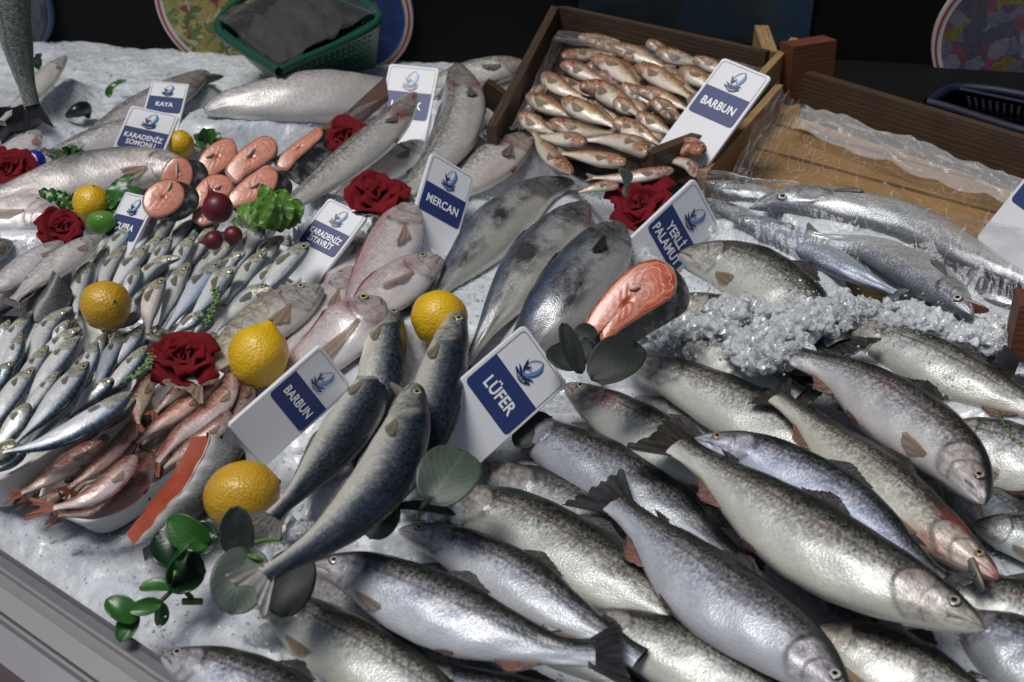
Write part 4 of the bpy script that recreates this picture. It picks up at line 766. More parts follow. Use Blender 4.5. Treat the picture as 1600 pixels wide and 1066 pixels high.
def card(label, px4, zb, lines, tsize, hw=1.95, w=.074, hide=None, wt=(1, 1, .35, .35), fwd=.0):
    h = w * hw; M, k = solve_pose(px4, w, h, zb, wt); w, h = w * k, h * k
    M = M.copy(); M[:3, 3] = M[:3, 3] + unit(CAM - M[:3, 3]) * fwd
    X = lambda v, dz=0.: (np.asarray(v) + np.array([0, 0, dz])) @ M[:3, :3].T + M[:3, 3]
    o = rrect(w, h, w * .07); V, F = prism(o, np.array([0, 0, -.005]))
    ob = mesh('name_card', X(V), F, WHITEP, org=M[:3, 3], smooth=False); bevel(ob, .0009, 2); tag(ob, label, 'name card', 'name cards standing among the fish')
    pw, ph = w * .90, h * .56; cy_ = h / 2 - w * .05 - ph / 2
    loop = rrect(pw, ph, w * .07) + [0, cy_, 0]; inn = rrect(pw - w * .016, ph - w * .016, w * .064) + [0, cy_, 0]; kk = len(loop)
    mesh('border_line', X(np.r_[loop, inn], .0004), [(i, (i + 1) % kk, (i + 1) % kk + kk, i + kk) for i in range(kk)], THINL, ob, smooth=False)
    bh = ph * .52; by_ = cy_ - ph / 2 + bh / 2; r_ = w * .06
    bl = rrect(pw - w * .008, bh, r_) + [0, by_, 0]; bl[:14, 1] = np.where(bl[:14, 1] > by_, by_ + bh / 2, bl[:14, 1]); 
    mesh('name_panel', X(bl, .0007), [tuple(range(len(bl)))], NAVY, ob, smooth=False)
    if not lines: lines = ['-']
    tv, tf = text_mesh('\n'.join(lines), tsize * w, .78, .028 * tsize * w)
    tv[:, 1] -= (tv[:, 1].max() + tv[:, 1].min()) / 2; tv[:, 0] -= (tv[:, 0].max() + tv[:, 0].min()) / 2
    mx = pw * .86; sc = min(1, mx / (tv[:, 0].max() - tv[:, 0].min())); tv[:, 0] *= sc
    if lines != ['-']: mesh('lettering', X(tv + [0, by_, 0], .0011), tf, WPRINT, ob, smooth=False)
    Vl, Fl, mi = join([p for p in logo_parts() if p]); s_ = ph * .19
    Vl = Vl * s_ * np.array([.95, 1, 1]) + [0, cy_ + ph * .25, 0]; Vl[:, 2] = np.arange(len(Vl)) // 36 * 3e-5
    mesh('emblem', X(Vl, .0009), Fl, [LOGO_D, LOGO_L], ob, mi=mi, smooth=False)
    bx = np.linspace(-.32, .32, 6) * s_; bt = np.concatenate([[[x - .025 * s_, -.07 * s_, 0], [x + .012 * s_, -.07 * s_, 0], [x + .03 * s_, .07 * s_, 0], [x - .007 * s_, .07 * s_, 0]] for x in bx]) + [0, cy_ + ph * .25 - s_ * .91, 0]; bt[:, 1] += (bt[:, 0] / s_) ** 2 * s_ * .4
    mesh('banner_marks', X(bt, .00145), np.arange(24).reshape(6, 4), WPRINT, ob, smooth=False)
    CARDS.append((M, w, h)); return ob
CARDS = []
card('white card reading LÜFER beside the bluefish', [(820,507),(888,601),(722,745),(650,655)], .055, ['LÜFER'], .25)
card('white card reading BARBUN between pointed lemon and bluefish', [(500,540),(553,606),(413,727),(361,663)], .05, ['BARBUN'], .22)
card('white card reading YERLİ PALAMUT behind the large salmon steak', [(1085,280),(1127,358),(996,481),(955,405)], .03, ['YERLİ', 'PALAMUT'], .22, fwd=.015)
card('white card reading MERCAN above the pink sea breams', [(675,238),(743,276),(695,420),(635,385)], .03, ['MERCAN'], .22)
card('white card reading KARADENİZ İSTAVRİT behind the horse mackerel', [(515,308),(573,339),(490,452),(432,422)], .03, ['KARADENİZ', 'İSTAVRİT'], .185)
card('white card reading BARBUN leaning in the wooden crate', [(1130,89),(1206,121),(1102,260),(1030,230)], .075, ['BARBUN'], .22)
card('white card reading LEVREK with a sea bass head before it', [(608,99),(687,107),(657,250),(580,242)], -.005, ['LEVREK'], .22, wt=(1, 1, .7, .7))
card('white card reading KAYA, the smallest looking one at the back', [(241,125),(292,132),(272,215),(222,208)], .05, ['KAYA'], .22)
card('white card reading KARADENİZ SOMONU behind the whole salmon', [(206,164),(279,181),(233,290),(162,275)], .045, ['KARADENİZ', 'SOMONU'], .185)
card('white card reading ÇUPRA between green-tipped lemon and salmon steaks', [(196,299),(244,312),(190,425),(143,410)], .02, ['ÇUPRA'], .22)
card('white card cut by the right edge, showing a blue corner above its blank foot', [(1650,225),(1728,268),(1600,432),(1524,370)], .06, [], .22, wt=(.5, .5, .8, 1))
# ---------------------------------------------------------------- lemons and radishes
def lemon_mat(name, c0, c1):
    g = G(name); co = g.obj(); n1 = g.noise(co, 30, 4); n2 = g.vor(co, 420); n3 = g.noise(co, 90, 4, .6)
    c = g.mix(g.rng(n1, .35, .65), (*c0, 1), (*c1, 1)); c = g.mix(g.rng(n3, .68, .78, 0, .6), c, (.25, .14, .02, 1))
    return g.out(**{'Base Color': c, 'Roughness': .38, 'Normal': g.bump(g.math('ADD', n2, g.math('MULTIPLY', n3, .8)), .45, .0012), 'Subsurface Weight': .12, 'Subsurface Radius': (.004, .003, .001), 'Coat Weight': .15, 'Coat Roughness': .25})
LEM = lemon_mat('lemon_peel', (.70, .44, .012), (.60, .33, .010)); LEMO = lemon_mat('ripe_lemon_peel', (.56, .33, .022), (.48, .26, .016)); LEMG = lemon_mat('green_peel', (.06, .20, .02), (.10, .28, .02))
STEMM = simple('dry_stem', (.10, .08, .04), .7)
def lemon(px, r, ax, z, label, mat=LEM, stretch=1.12, nip=.16, stemend=False):
    """ax: pixel direction of the pointed end"""
    c = P(*px, z); rr = r * mpp(c); a = unit(RT * ax[0] - UPV * ax[1] + unit(CAM - c) * (ax[2] if len(ax) > 2 else 0)); b = unit(np.cross(a, [.2, .3, .9])); d = np.cross(a, b)
    t = np.linspace(0, np.pi, 44); ph = np.linspace(0, 2 * np.pi, 48, endpoint=False)
    X_ = np.cos(t) * stretch; X_ = X_ + nip * np.exp(-((t) / .24) ** 2) - nip * .5 * np.exp(-((np.pi - t) / .3) ** 2); Rr = np.sin(t) ** .96 
    bump_ = 1 + .02 * np.sin(3 * ph[None] + t[:, None] * 2) + .012 * np.sin(7 * ph[None] + 4 * t[:, None])
    V = c + rr * (X_[:, None, None] * a + (Rr[:, None] * bump_ * np.cos(ph)[None])[..., None] * b + (Rr[:, None] * bump_ * np.sin(ph)[None])[..., None] * d)
    o = mesh('lemon', V.reshape(-1, 3), grid_faces(44, 48, True), mat); tag(o, label, 'lemon')
    s_ = tube('stem_scar', np.array([c + a * rr * (X_[0] - .03), c + a * rr * (X_[0] + .03)]), [rr * .10, rr * .05], STEMM, o)
    return o
lemon((165,477), 39, (.5, -.2, 1.2), .085, 'orange-yellow lemon on the rim of the horse mackerel tray', LEMO, 1.0, .05)
lemon((404,556), 47, (.35, -1), .07, 'pointed lemon with its tip up, next to the front red rose', LEM, 1.05, .2)
lemon((686,497), 44, (.3, .3, -1), .075, 'lemon between the bluefish and the bonito', LEM, 1.02, .05)
lemon((378,773), 53, (1, -.35), .05, 'front lemon with brown specks above the green plastic leaves', LEMO, 1.12, .06)
lemon((143,318), 29, (.1, -.8, .5), .06, 'small lemon behind the left red rose', LEM, 1.0, .06)
lemon((281,226), 22, (.1, -.8, .5), .055, 'farthest lemon, behind the snout of the whole salmon', LEM, 1.02, .05)
lg = lemon((158,347), 18, (-1, .1), .055, 'little green lemon with a yellow tip beside the ÇUPRA card', LEMG, 1.25, .1)
RADM = simple('radish_skin', (.12, .010, .020), .42, .5, 60, .0004)
def radish(px, r, root, z, label):
    c = P(*px, z); rr = r * mpp(c); a = unit(RT * root[0] - UPV * root[1]); b = unit(np.cross(a, [.2, .3, .9])); d = np.cross(a, b); L = root[2]
    t = np.linspace(0, 1, 50); ph = np.linspace(0, 2 * np.pi, 32, endpoint=False)
    X_ = np.where(t < .7, -np.cos(t / .7 * 2.62), .866 + (t - .7) / .3 * L); Rr = np.where(t < .7, np.sin(t / .7 * 2.62), .5 * np.exp(-(t - .7) / .3 * 5) + .03 * (1 - (t - .7) / .3))
    off = np.where(t > .7, ((t - .7) / .3) ** 2 * .35, 0)
    V = c + rr * ((X_)[:, None, None] * a + (Rr[:, None] * np.cos(ph)[None] + off[:, None])[..., None] * b + (Rr[:, None] * np.sin(ph)[None])[..., None] * d)
    o = mesh('radish', V.reshape(-1, 3), grid_faces(50, 32, True), RADM); tag(o, label, 'radish'); return o
radish((340,325), 24, (-.45, -1, 1.4), .09, 'large dark radish with its root pointing up in front of the salmon steaks')
radish((333,376), 15, (-1, .15, 1.5), .08, 'small radish with its root pointing left under the large one')
radish((364,368), 15, (-.2, 1, .8), .078, 'small round radish right of the two other radishes')
# ---------------------------------------------------------------- salmon steaks and fillets
def flesh_mat(name, c, c2):
    g = G(name); uv = g.n('UVMap', uv_map='UVMap'); rn = g.n('ObjectInfo', out=5)
    vec = g.n('VectorMath', {0: uv, 1: g.n('CombineXYZ', {2: g.math('MULTIPLY', rn, 9.)})}, operation='ADD')
    wv = g.n('TexWave', {'Vector': vec, 'Scale': 1.9, 'Distortion': 5., 'Detail': 2., 'Detail Scale': .5}, out=1, wave_type='RINGS')
    n1 = g.noise(vec, 2.2, 5, .6); n2 = g.noise(vec, .7, 3)
    co = g.mix(g.rng(n2, .35, .65), (*c, 1), (*c2, 1)); co = g.mix(g.rng(wv, .72, .97, 0, .45), co, (.66, .33, .2, 1)); fa = g.n('Attribute', out=2, attribute_name='v'); fr_ = g.math('FRACT', g.math('MULTIPLY_ADD', fa, 8., g.math('MULTIPLY', g.noise(vec, .9, 3), 3.2))); fl_ = g.math('MULTIPLY', g.rng(g.math('ABSOLUTE', g.math('SUBTRACT', fr_, .5)), .11, .02), g.rng(fa, .2, .45)); co = g.mix(g.math('MULTIPLY', fl_, .75), co, (.76, .46, .34, 1)); co = g.mix(g.rng(fa, .38, .02, 0, .45), co, (.30, .035, .02, 1))
    co = g.mix(g.rng(n1, .62, .75, 0, .5), co, (.62, .26, .15, 1)); co = g.mix(g.rng(n1, .4, .28, 0, .5), co, (.33, .04, .018, 1))
    return g.out(**{'Base Color': co, 'Roughness': .28, 'Normal': g.bump(g.math('ADD', g.math('MULTIPLY', wv, .3), n1), .15, .0006), 'Subsurface Weight': .2, 'Subsurface Radius': (.006, .002, .001), 'Coat Weight': .3, 'Coat Roughness': .2})
FLESH = flesh_mat('salmon_flesh', (.50, .10, .032), (.38, .055, .018)); FLESH2 = flesh_mat('pale_salmon_flesh', (.60, .23, .15), (.50, .155, .095))
g = G('steak_skin'); uv_ = g.n('UVMap', uv_map='UVMap'); sv = g.vor(uv_, 5.); nn_ = g.noise(uv_, .8, 5)
SKIN = g.out(**{'Base Color': g.ramp(nn_, [(.3, (.012, .013, .015)), (.52, (.035, .037, .04)), (.66, (.22, .22, .22)), (.8, (.5, .5, .5))]), 'Metallic': .15, 'Roughness': .4, 'Normal': g.bump(sv, .25, .0006), 'Coat Weight': .3})
g = G('fillet_skin'); uv_ = g.n('UVMap', uv_map='UVMap'); sv = g.vor(uv_, 6.); nn_ = g.noise(uv_, .9, 5); yy = g.n('SeparateXYZ', {0: uv_}, out=1)
SKINF = g.out(**{'Base Color': g.mix(g.rng(sv, .2, .7, 0, .12), g.ramp(g.math('ADD', g.math('MULTIPLY', yy, .55), g.math('MULTIPLY', nn_, .35)), [(.12, (.50, .48, .46)), (.30, (.20, .20, .20)), (.42, (.06, .065, .07)), (.6, (.015, .017, .020))]), (.5, .5, .5, 1)), 'Metallic': 0., 'Roughness': .5, 'Normal': g.bump(sv, .25, .0005), 'Coat Weight': .12, 'Coat Roughness': .15})
BONE = simple('backbone', (.62, .42, .36), .35, .3, 200, .0006)
def steak(outline, z, thick, label, lean=.5, bone=None, mat=None, seamdir=None, sk=(0, 1), ext=None, zt=None, depth=None):
    """outline in photo pixels laid on a plane through (centre, z), facing between up and the viewer, cut thickness goes away behind it"""
    ol = np.array(outline, float); c = ol.mean(0); o = P(*c, z); nrm = unit(UP * (1 - lean) + unit(CAM - o) * lean) if seamdir is None else unit(seamdir)
    q = np.array([on_plane(x, y, o, nrm) for x, y in ol]); q = np.r_[q, q[:1]]
    s = np.linspace(0, 1, 73)[:-1]
    qq = resample(np.r_[q[-3:-1], q, q[1:3]], np.linspace(0, 1, 200)); d = np.r_[0, np.cumsum(np.linalg.norm(np.diff(np.r_[q[-3:-1], q, q[1:3]], axis=0), axis=1))]; s0, s1 = d[2] / d[-1], d[-3] / d[-1]
    rim = resample(np.r_[q[-3:-1], q, q[1:3]], s0 + (s1 - s0) * s); k = len(rim); cen = rim.mean(0)
    ex = unit(rim[0] - cen); ey = np.cross(nrm, ex)
    rings = [cen[None].repeat(k, 0)] + [cen + (rim - cen) * f + nrm * .0018 * (1 - f ** 4) for f in np.linspace(.1, .97, 10)] + [rim - nrm * .0015]
    V = np.concatenate(rings); F = grid_faces(len(rings), k, True)
    lx = (V - cen) @ ex; ly = (V - cen) @ ey
    nz = .00008 * np.sin(lx * 900 + 3 * np.sin(ly * 400)) ; V = V + nrm * nz[:, None]
    ob = mesh('salmon_steak', V, F, mat or FLESH2, att={'v': np.repeat(np.r_[0, np.linspace(.1, .97, 10), 1.], k)}, uv=np.stack([lx, ly], -1) * 100); tag(ob, label, 'salmon steak')
    e = -nrm if ext is None else unit(ext)
    zs = np.linspace(0, 1, 6)
    Vs = rim[None] - nrm * .0015 + e * (zs * thick)[:, None, None] + ((rim - cen) * .03)[None] * np.sin(zs * np.pi)[:, None, None]
    per = np.r_[0, np.cumsum(np.linalg.norm(np.diff(rim, axis=0), axis=1))] * 100
    uvs = np.stack(np.broadcast_arrays(per[None], (zs * thick * 100)[:, None]), -1).reshape(-1, 2)
    mesh('skin', Vs.reshape(-1, 3), grid_faces(6, k, True)[:, ::-1], SKIN, ob, uv=uvs)
    # pale rim of fat between skin and flesh
    Vr = np.concatenate([rim - nrm * .0012, cen + (rim - cen) * .965 + nrm * .0008]); mesh('fat_rim', Vr, grid_faces(2, k, True), BONE, ob)
    if bone:
        bp = [on_plane(x, y, o + nrm * .0025, nrm) for x, y in bone[:2]]; mesh_b = tube('backbone', np.array([bp[0], (bp[0] + bp[1]) / 2 + nrm * .0008, bp[1]]), np.array([.4, 1, .4]) * bone[2] * mpp(o), BONE, ob)
    return ob
steak([(902,530),(915,500),(938,465),(965,435),(995,412),(1025,404),(1048,414),(1058,440),(1052,462),(1030,478),(1000,496),(972,514),(950,532),(940,537),(936,520),(925,535)], .125, .024,
      'large bright salmon steak with pale fat lines resting on the bonito and ice', .62, ((983,452),(1000,448),6), FLESH, ext=np.array([.5, .35, -.7]))
steak([(308,258),(322,232),(345,218),(362,216),(370,232),(365,252),(345,268),(322,278),(312,272)], .06, .012, 'salmon steak at the back left of the group, beside the farthest lemon', .55, ((322,246),(334,240),4))
steak([(352,270),(365,245),(390,224),(415,212),(430,218),(432,236),(412,256),(385,272),(368,286),(360,280)], .06, .014, 'salmon steak at the back middle of the group with dark skin on its right', .55, ((385,245),(398,232),4))
steak([(428,255),(450,232),(480,210),(502,198),(505,208),(488,228),(465,248),(445,266),(435,264)], .06, .03, 'narrow salmon steak standing on edge before the dark red flower', .5, ext=np.array([.6, .1, -.6]))
steak([(252,283),(258,258),(272,246),(290,248),(300,262),(300,282),(292,295),(276,290)], .075, .018, 'darker salmon steak standing upright against the salmon snout', .75, ((276,250),(276,278),2.5), ext=np.array([.7, .3, -.3]))
steak([(222,312),(230,295),(250,282),(272,281),(287,294),(288,310),(275,328),(255,338),(235,338),(225,328)], .085, .016, 'front left salmon steak behind the ÇUPRA card', .6, ((262,298),(268,284),2.5), ext=np.array([.7, .3, -.4]))
steak([(300,310),(312,285),(330,273),(352,274),(364,286),(358,304),(340,318),(318,330),(302,328)], .07, .02, 'salmon steak directly behind the large radish', .55, ((335,295),(345,290),4))
steak([(355,310),(372,288),(398,268),(420,257),(433,268),(432,288),(420,305),(395,316),(370,325),(358,322)], .07, .022, 'salmon steak partly under the green lettuce', .55, ((392,293),(405,286),4), ext=np.array([.5, .3, -.6]))
steak([(300,342),(310,325),(330,320),(342,330),(335,345),(315,352)], .06, .018, 'small salmon piece low in the shade left of the large radish', .5)
def wedge(skin, flesh, label):
    """piece of fillet: skin polygon and cut-flesh polygon as (x, y, z) photo pixels and heights"""
    A = np.array([P(*p) for p in skin]); B = np.array([P(*p) for p in flesh]); n = len(A)
    nA = unit(np.cross(A[1] - A[0], A[2] - A[0])); nA = nA * np.sign(nA @ (CAM - A[0]))
    def sub(Q, nu, nv):      # bilinear grid over a four cornered face
        s, t = np.meshgrid(np.linspace(0, 1, nu), np.linspace(0, 1, nv), indexing='ij'); s, t = s[..., None], t[..., None]
        return Q[0] * (1-s) * (1-t) + Q[1] * s * (1-t) + Q[2] * s * t + Q[3] * (1-s) * t
    N_ = (30, 14)
    uvf = lambda Q: np.stack(np.meshgrid(np.linspace(0, np.linalg.norm(Q[1]-Q[0]) * 100, N_[0]), np.linspace(0, np.linalg.norm(Q[3]-Q[0]) * 100, N_[1]), indexing='ij'), -1).reshape(-1, 2)
    se = np.linspace(0, 1, N_[0]); wp = unit(A[3] - A[0])[None] * (.006 * np.sin(se * np.pi * 1.3 + .4) + .0007 * np.sin(se * 17) + .0003 * np.sin(se * 41))[:, None]
    fl = sub(B, *N_) + wp[:, None] * np.linspace(.6, 1, N_[1])[None, :, None] + .0003 * np.sin(np.linspace(0, 40, N_[0]))[:, None, None] * UP; ob = mesh('salmon_fillet', fl.reshape(-1, 3), grid_faces(*N_), FLESH, uv=uvf(B), org=P(*skin[0][:2], 0)); tag(ob, label, 'salmon fillet')
    s_ = np.linspace(0, 1, N_[1]); sk_ = sub(A, *N_) + nA * (np.sin(np.pi * s_) * .012)[None, :, None] + wp[:, None] * (1 - s_)[None, :, None]
    mesh('skin', sk_.reshape(-1, 3), grid_faces(*N_), SKINF, ob, uv=uvf(A))
    bot = -UP * .012
    V = np.r_[A[1:2], A[2:3], A[3:4], A[1:4] + bot]; 
    mesh('skin_fold', np.r_[A[1], A[2], A[2] + bot, A[1] + bot, A[2], A[3], A[3] + bot, A[2] + bot, A[3], A[0], A[0] + bot, A[3] + bot].reshape(-1, 3), np.array([[0, 1, 2, 3], [4, 5, 6, 7], [8, 9, 10, 11]]), SKIN, ob, uv=np.tile([[0, 0], [3, 0], [3, 2], [0, 2]], (3, 1)), smooth=False)
    return ob
wedge([(322,676,.085),(222,858,.03),(325,790,.03),(383,706,.07)], [(296,682,.06),(204,838,.02),(222,858,.03),(324,678,.085)], 'piece of salmon fillet with black and silver skin in front of the near tray')
wedge([(76,420,.07),(8,500,.04),(95,520,.035),(112,452,.06)], [(68,428,.06),(-4,503,.03),(8,500,.04),(76,420,.07)], 'thin slice of salmon fillet with dark scaly skin behind the left heap')
FL_ = np.array([P(x, y, z) for x, y, z in ((500,200,.06),(545,172,.085),(603,118,.115),(607,150,.09),(560,190,.06),(520,207,.05))]); 
V, F = prism(FL_, -UP * .006); fo = mesh('belly_flap', V, F, simple('belly_membrane', (.36, .2, .15), .3, .5, 60, .001, **{'Coat Weight': .5}), bpy.data.objects['salmon'], smooth=False)
# ---------------------------------------------------------------- leaves
def leaf_mat(name, c, c2, rough=.45, back=None, sc=60):
    g = G(name); uv = g.n('UVMap', uv_map='UVMap'); sx = g.n('SeparateXYZ', {0: uv}); vx, vy = sx, sx.node.outputs[1]
    ab = g.math('ABSOLUTE', vy); side = g.n('TexWave', {'Vector': g.n('CombineXYZ', {0: g.math('ADD', vx, g.math('MULTIPLY', ab, -.5)), 1: 0.}), 'Scale': 2.2, 'Distortion': .6, 'Detail': 2.}, out=1)
    mid = g.rng(ab, .03, .0); n1 = g.noise(g.obj(), sc, 5, .65)
    co = g.mix(g.rng(n1, .3, .7), (*c, 1), (*c2, 1)); co = g.mix(g.math('MULTIPLY', g.rng(side, .85, 1.), .25), co, tuple(k * 1.8 for k in c2) + (1,)); co = g.mix(g.math('MULTIPLY', mid, .5), co, tuple(k * 2.2 for k in c2) + (1,))
    return g.out(**{'Base Color': co, 'Roughness': rough, 'Normal': g.bump(g.math('ADD', g.math('MULTIPLY', side, .3), g.math('MULTIPLY', n1, .6)), .2, .0006), 'Subsurface Weight': .05, 'Subsurface Radius': (.002, .004, .001)})
EUC = leaf_mat('eucalyptus_leaf', (.036, .056, .042), (.062, .088, .068), .5); EUCD = leaf_mat('dark_eucalyptus_leaf', (.008, .012, .009), (.014, .020, .015), .6)
PLG = leaf_mat('plastic_leaf', (.018, .085, .014), (.032, .125, .02), .32); PLD = leaf_mat('dark_plastic_leaf', (.005, .022, .011), (.008, .032, .013), .3); LET = leaf_mat('lettuce_leaf', (.05, .15, .018), (.11, .24, .03), .42)
STG = simple('green_stem', (.10, .20, .04), .45)
def leaf(name, base, tip, width, z, mat, parent=None, zt=None, cup=.15, bend=.1, notch=.12, roll=0., shape=1.0, frill=0., org=None, rd=0.):
    """base, tip: photo pixels; width px; lies on the slope between heights z (base) and zt (tip)"""
    a = P(*base, z); b = P(*tip, z if zt is None else zt); L = np.linalg.norm(b - a); T = (b - a) / L
    vw = unit(CAM - a); N = unit(UP * .45 + vw * .55); N = unit(N - (N @ T) * T); B = np.cross(N, T)
    if roll: N, B = N * math.cos(roll) + B * math.sin(roll), B * math.cos(roll) - N * math.sin(roll)
    hw = width * .5 * mpp(a)
    s = np.linspace(0, 1, 26); t = np.linspace(-1, 1, 17)
    prof = (np.sin(np.pi * s ** (.72 * shape)) ** .62)
    prof = prof * (1 - rd) + rd * np.sqrt(np.clip(1 - (2 * s - 1) ** 2, 0, 1)) ** .9
    x = L * (s[:, None] + notch * -np.abs(t[None]) ** 1.0 * (1 - s[:, None]) ** 2 * 1.2)
    y = hw * prof[:, None] * t[None]
    ph = rng.uniform(0, 6)
    zz = cup * hw * (t[None] ** 2) * prof[:, None] + bend * L * np.sin(np.pi * s[:, None]) + .02 * hw * np.sin(t[None] * 5 + s[:, None] * 7 + ph)
    if frill: zz = zz + frill * hw * np.abs(t[None]) ** 2 * np.sin(s[:, None] * 26 + ph + 2 * t[None]) ; y = y * (1 + .12 * frill * np.sin(s[:, None] * 31 + ph))
    V = a + x[..., None] * T + y[..., None] * B + zz[..., None] * N
    o = mesh(name, V.reshape(-1, 3), grid_faces(26, 17), mat, parent, uv=np.stack(np.broadcast_arrays(s[:, None], t[None]), -1).reshape(-1, 2), org=org)
    md = o.modifiers.new('thick', 'SOLIDIFY'); md.thickness = .0008; return o
EG = 'round eucalyptus leaves laid among the fish'
def euc(base, tip, w_, z, label, mat=EUC, stem=None, **k):
    o = leaf('eucalyptus_leaf', base, tip, w_ * 1.05, z, mat, rd=.85, **k); tag(o, label, 'leaf', EG)
    if stem:
        sp = np.array([P(*p) for p in stem]); tube('stem', resample(sp, 16), .0016, STG, o)
    return o
euc((678,778), (728,706), 94, .105, 'round grey green eucalyptus leaf below the LÜFER card', zt=.115, stem=[(676,778,.105),(660,790,.09),(652,812,.07)])
euc((605,785), (578,842), 62, .085, 'leaf tucked under the topmost bluefish beside its flank', zt=.07)
euc((620,795), (712,806), 24, .080, 'narrow eucalyptus leaf seen edge on above a trout eye', roll=.5)
euc((388,868), (362,960), 86, .082, 'heart shaped grey leaf under the tail of the topmost bluefish', zt=.06, stem=[(388,868,.082),(400,872,.085),(415,878,.08)])
euc((372,860), (372,790), 52, .075, 'upright pale leaf standing before the front lemon', EUC, zt=.12, bend=.05, stem=[(372,858,.075),(405,846,.08),(440,842,.085)])
euc((462,872), (440,965), 78, .088, 'dark leaf between two trout below the bluefish', EUCD, zt=.07)
euc((990,545), (925,595), 72, .125, 'big black looking leaf below the large salmon steak', EUCD, zt=.115)
euc((880,540), (905,578), 70, .105, 'dark leaf behind the corner of the LÜFER card', EUCD, zt=.10)
euc((905,575), (878,505), 30, .11, 'dark upright leaf leaning against the foremost bonito', EUCD, zt=.14, bend=.03)
euc((925,515), (900,535), 34, .115, 'small dark leaf end at the tip of the large salmon steak', EUCD, zt=.11)
euc((812,692), (862,652), 50, .035, 'dark leaf in the shade under the lower corner of the LÜFER card', EUCD, zt=.04)
pg = empty('plastic_leaf_sprig', tuple(P(285, 880, .02))); tag(pg, 'sprig of shiny dark green plastic leaves on the ice in front', 'plant')
for b_, t_, w_, z_, zt_, m_, rl in [((300,868),(242,838),62,.05,.06,PLD,0), ((318,848),(262,812),40,.06,.075,PLG,.5), ((300,850),(342,838),44,.055,.06,PLD,0), ((288,872),(305,848),26,.06,.08,PLG,.9),
        ((270,902),(322,892),56,.045,.05,PLD,0), ((270,905),(300,850),26,.05,.085,PLG,1.0)]: leaf('leaf', b_, t_, w_ * 1.35, z_, m_, pg, zt=zt_, roll=rl, cup=.25, rd=.9)
tube('stem', resample(np.array([P(285, 860, .05), P(275, 905, .045), P(300, 935, .03)]), 14), .002, STG, pg); tube('stem', resample(np.array([P(285, 940, .03), P(316, 940, .03)]), 5), .0025, STG, pg)
ps = empty('small_leaf_sprig', tuple(P(230, 945, .01))); tag(ps, 'small bright green plastic leaf sprig nearest the counter edge', 'plant')
for b_, t_, w_, z_, zt_, rl in [((208,966),(166,938),36,.025,.035,0), ((208,962),(188,1004),30,.02,.012,0), ((246,944),(202,955),24,.03,.03,.3), ((250,945),(250,978),22,.025,.01,.5), ((272,918),(218,920),24,.035,.035,-.3)]: leaf('leaf', b_, t_, w_ * 1.15, z_, PLG, ps, zt=zt_, roll=rl, cup=.3, rd=.75)
tube('stem', resample(np.array([P(206, 966, .022), P(232, 952, .028), P(250, 940, .03), P(272, 920, .036)]), 14), .0016, simple('dark_stem', (.02, .03, .02), .5), ps)
def greens(name, label, items, mat=LET, frill=.16, cat='leaves'):
    c = items[0][0]; e_ = empty(name, tuple(P(*c, items[0][3]))); tag(e_, label, cat)
    for b_, t_, w_, z_, zt_ in items: leaf('leaf', b_, t_, w_, z_, mat, e_, zt=zt_, frill=frill, cup=.1, bend=.12, roll=rng.uniform(-.4, .4))
    return e_
greens('lettuce', 'green lettuce leaves on the salmon steaks beside the large radish', [((415,352),(372,322),34,.08,.09), ((420,352),(400,312),44,.085,.10), ((425,352),(410,288),40,.09,.12), ((430,350),(445,296),48,.085,.11), ((435,350),(470,315),46,.08,.09), ((430,358),(470,345),30,.07,.07), ((395,350),(360,348),26,.07,.08), ((405,345),(425,300),26,.1,.12)])
greens('parsley', 'parsley leaves beside the small lemon, behind the left red rose', [((100,325),(45,318),26,.05,.06), ((105,322),(60,298),26,.055,.07), ((110,325),(85,300),26,.055,.07), ((120,322),(118,300),18,.05,.06)], PLG, .4)
greens('parsley', 'dark pointed green leaf between small lemon and front left steak', [((172,320),(208,272),30,.06,.085), ((180,312),(222,296),22,.055,.06), ((170,328),(200,318),28,.055,.06)], PLG, .1)
greens('herb_leaves', 'little round green leaves behind the farthest steaks', [((320,222),(302,212),20,.05,.06), ((322,222),(318,200),24,.05,.07), ((326,222),(336,202),26,.05,.07), ((318,226),(304,228),18,.05,.05), ((330,222),(345,208),18,.05,.06)], PLG, 0.)
greens('herb_leaves', 'small green leaves peeping over the back of the whole salmon at the left', [((108,240),(96,232),16,.06,.07), ((112,240),(122,230),18,.06,.07), ((118,242),(134,238),14,.06,.06), ((90,245),(84,238),12,.06,.06)], PLG, 0.)
greens('herb_leaves', 'single curl of green herb alone on the ice at the back', [((168,150),(172,135),12,.012,.02), ((172,140),(185,128),10,.012,.02), ((182,132),(198,126),9,.012,.02)], PLG, .2)
greens('herb_leaves', 'dark green leaves by the pale fish at the back left', [((60,105),(45,92),20,.04,.05), ((62,102),(66,86),22,.04,.06), ((48,112),(38,106),16,.03,.04)], PLD, .2)
g = G('fine_herb'); FH = simple('fine_herb', (.14, .24, .09), .5)
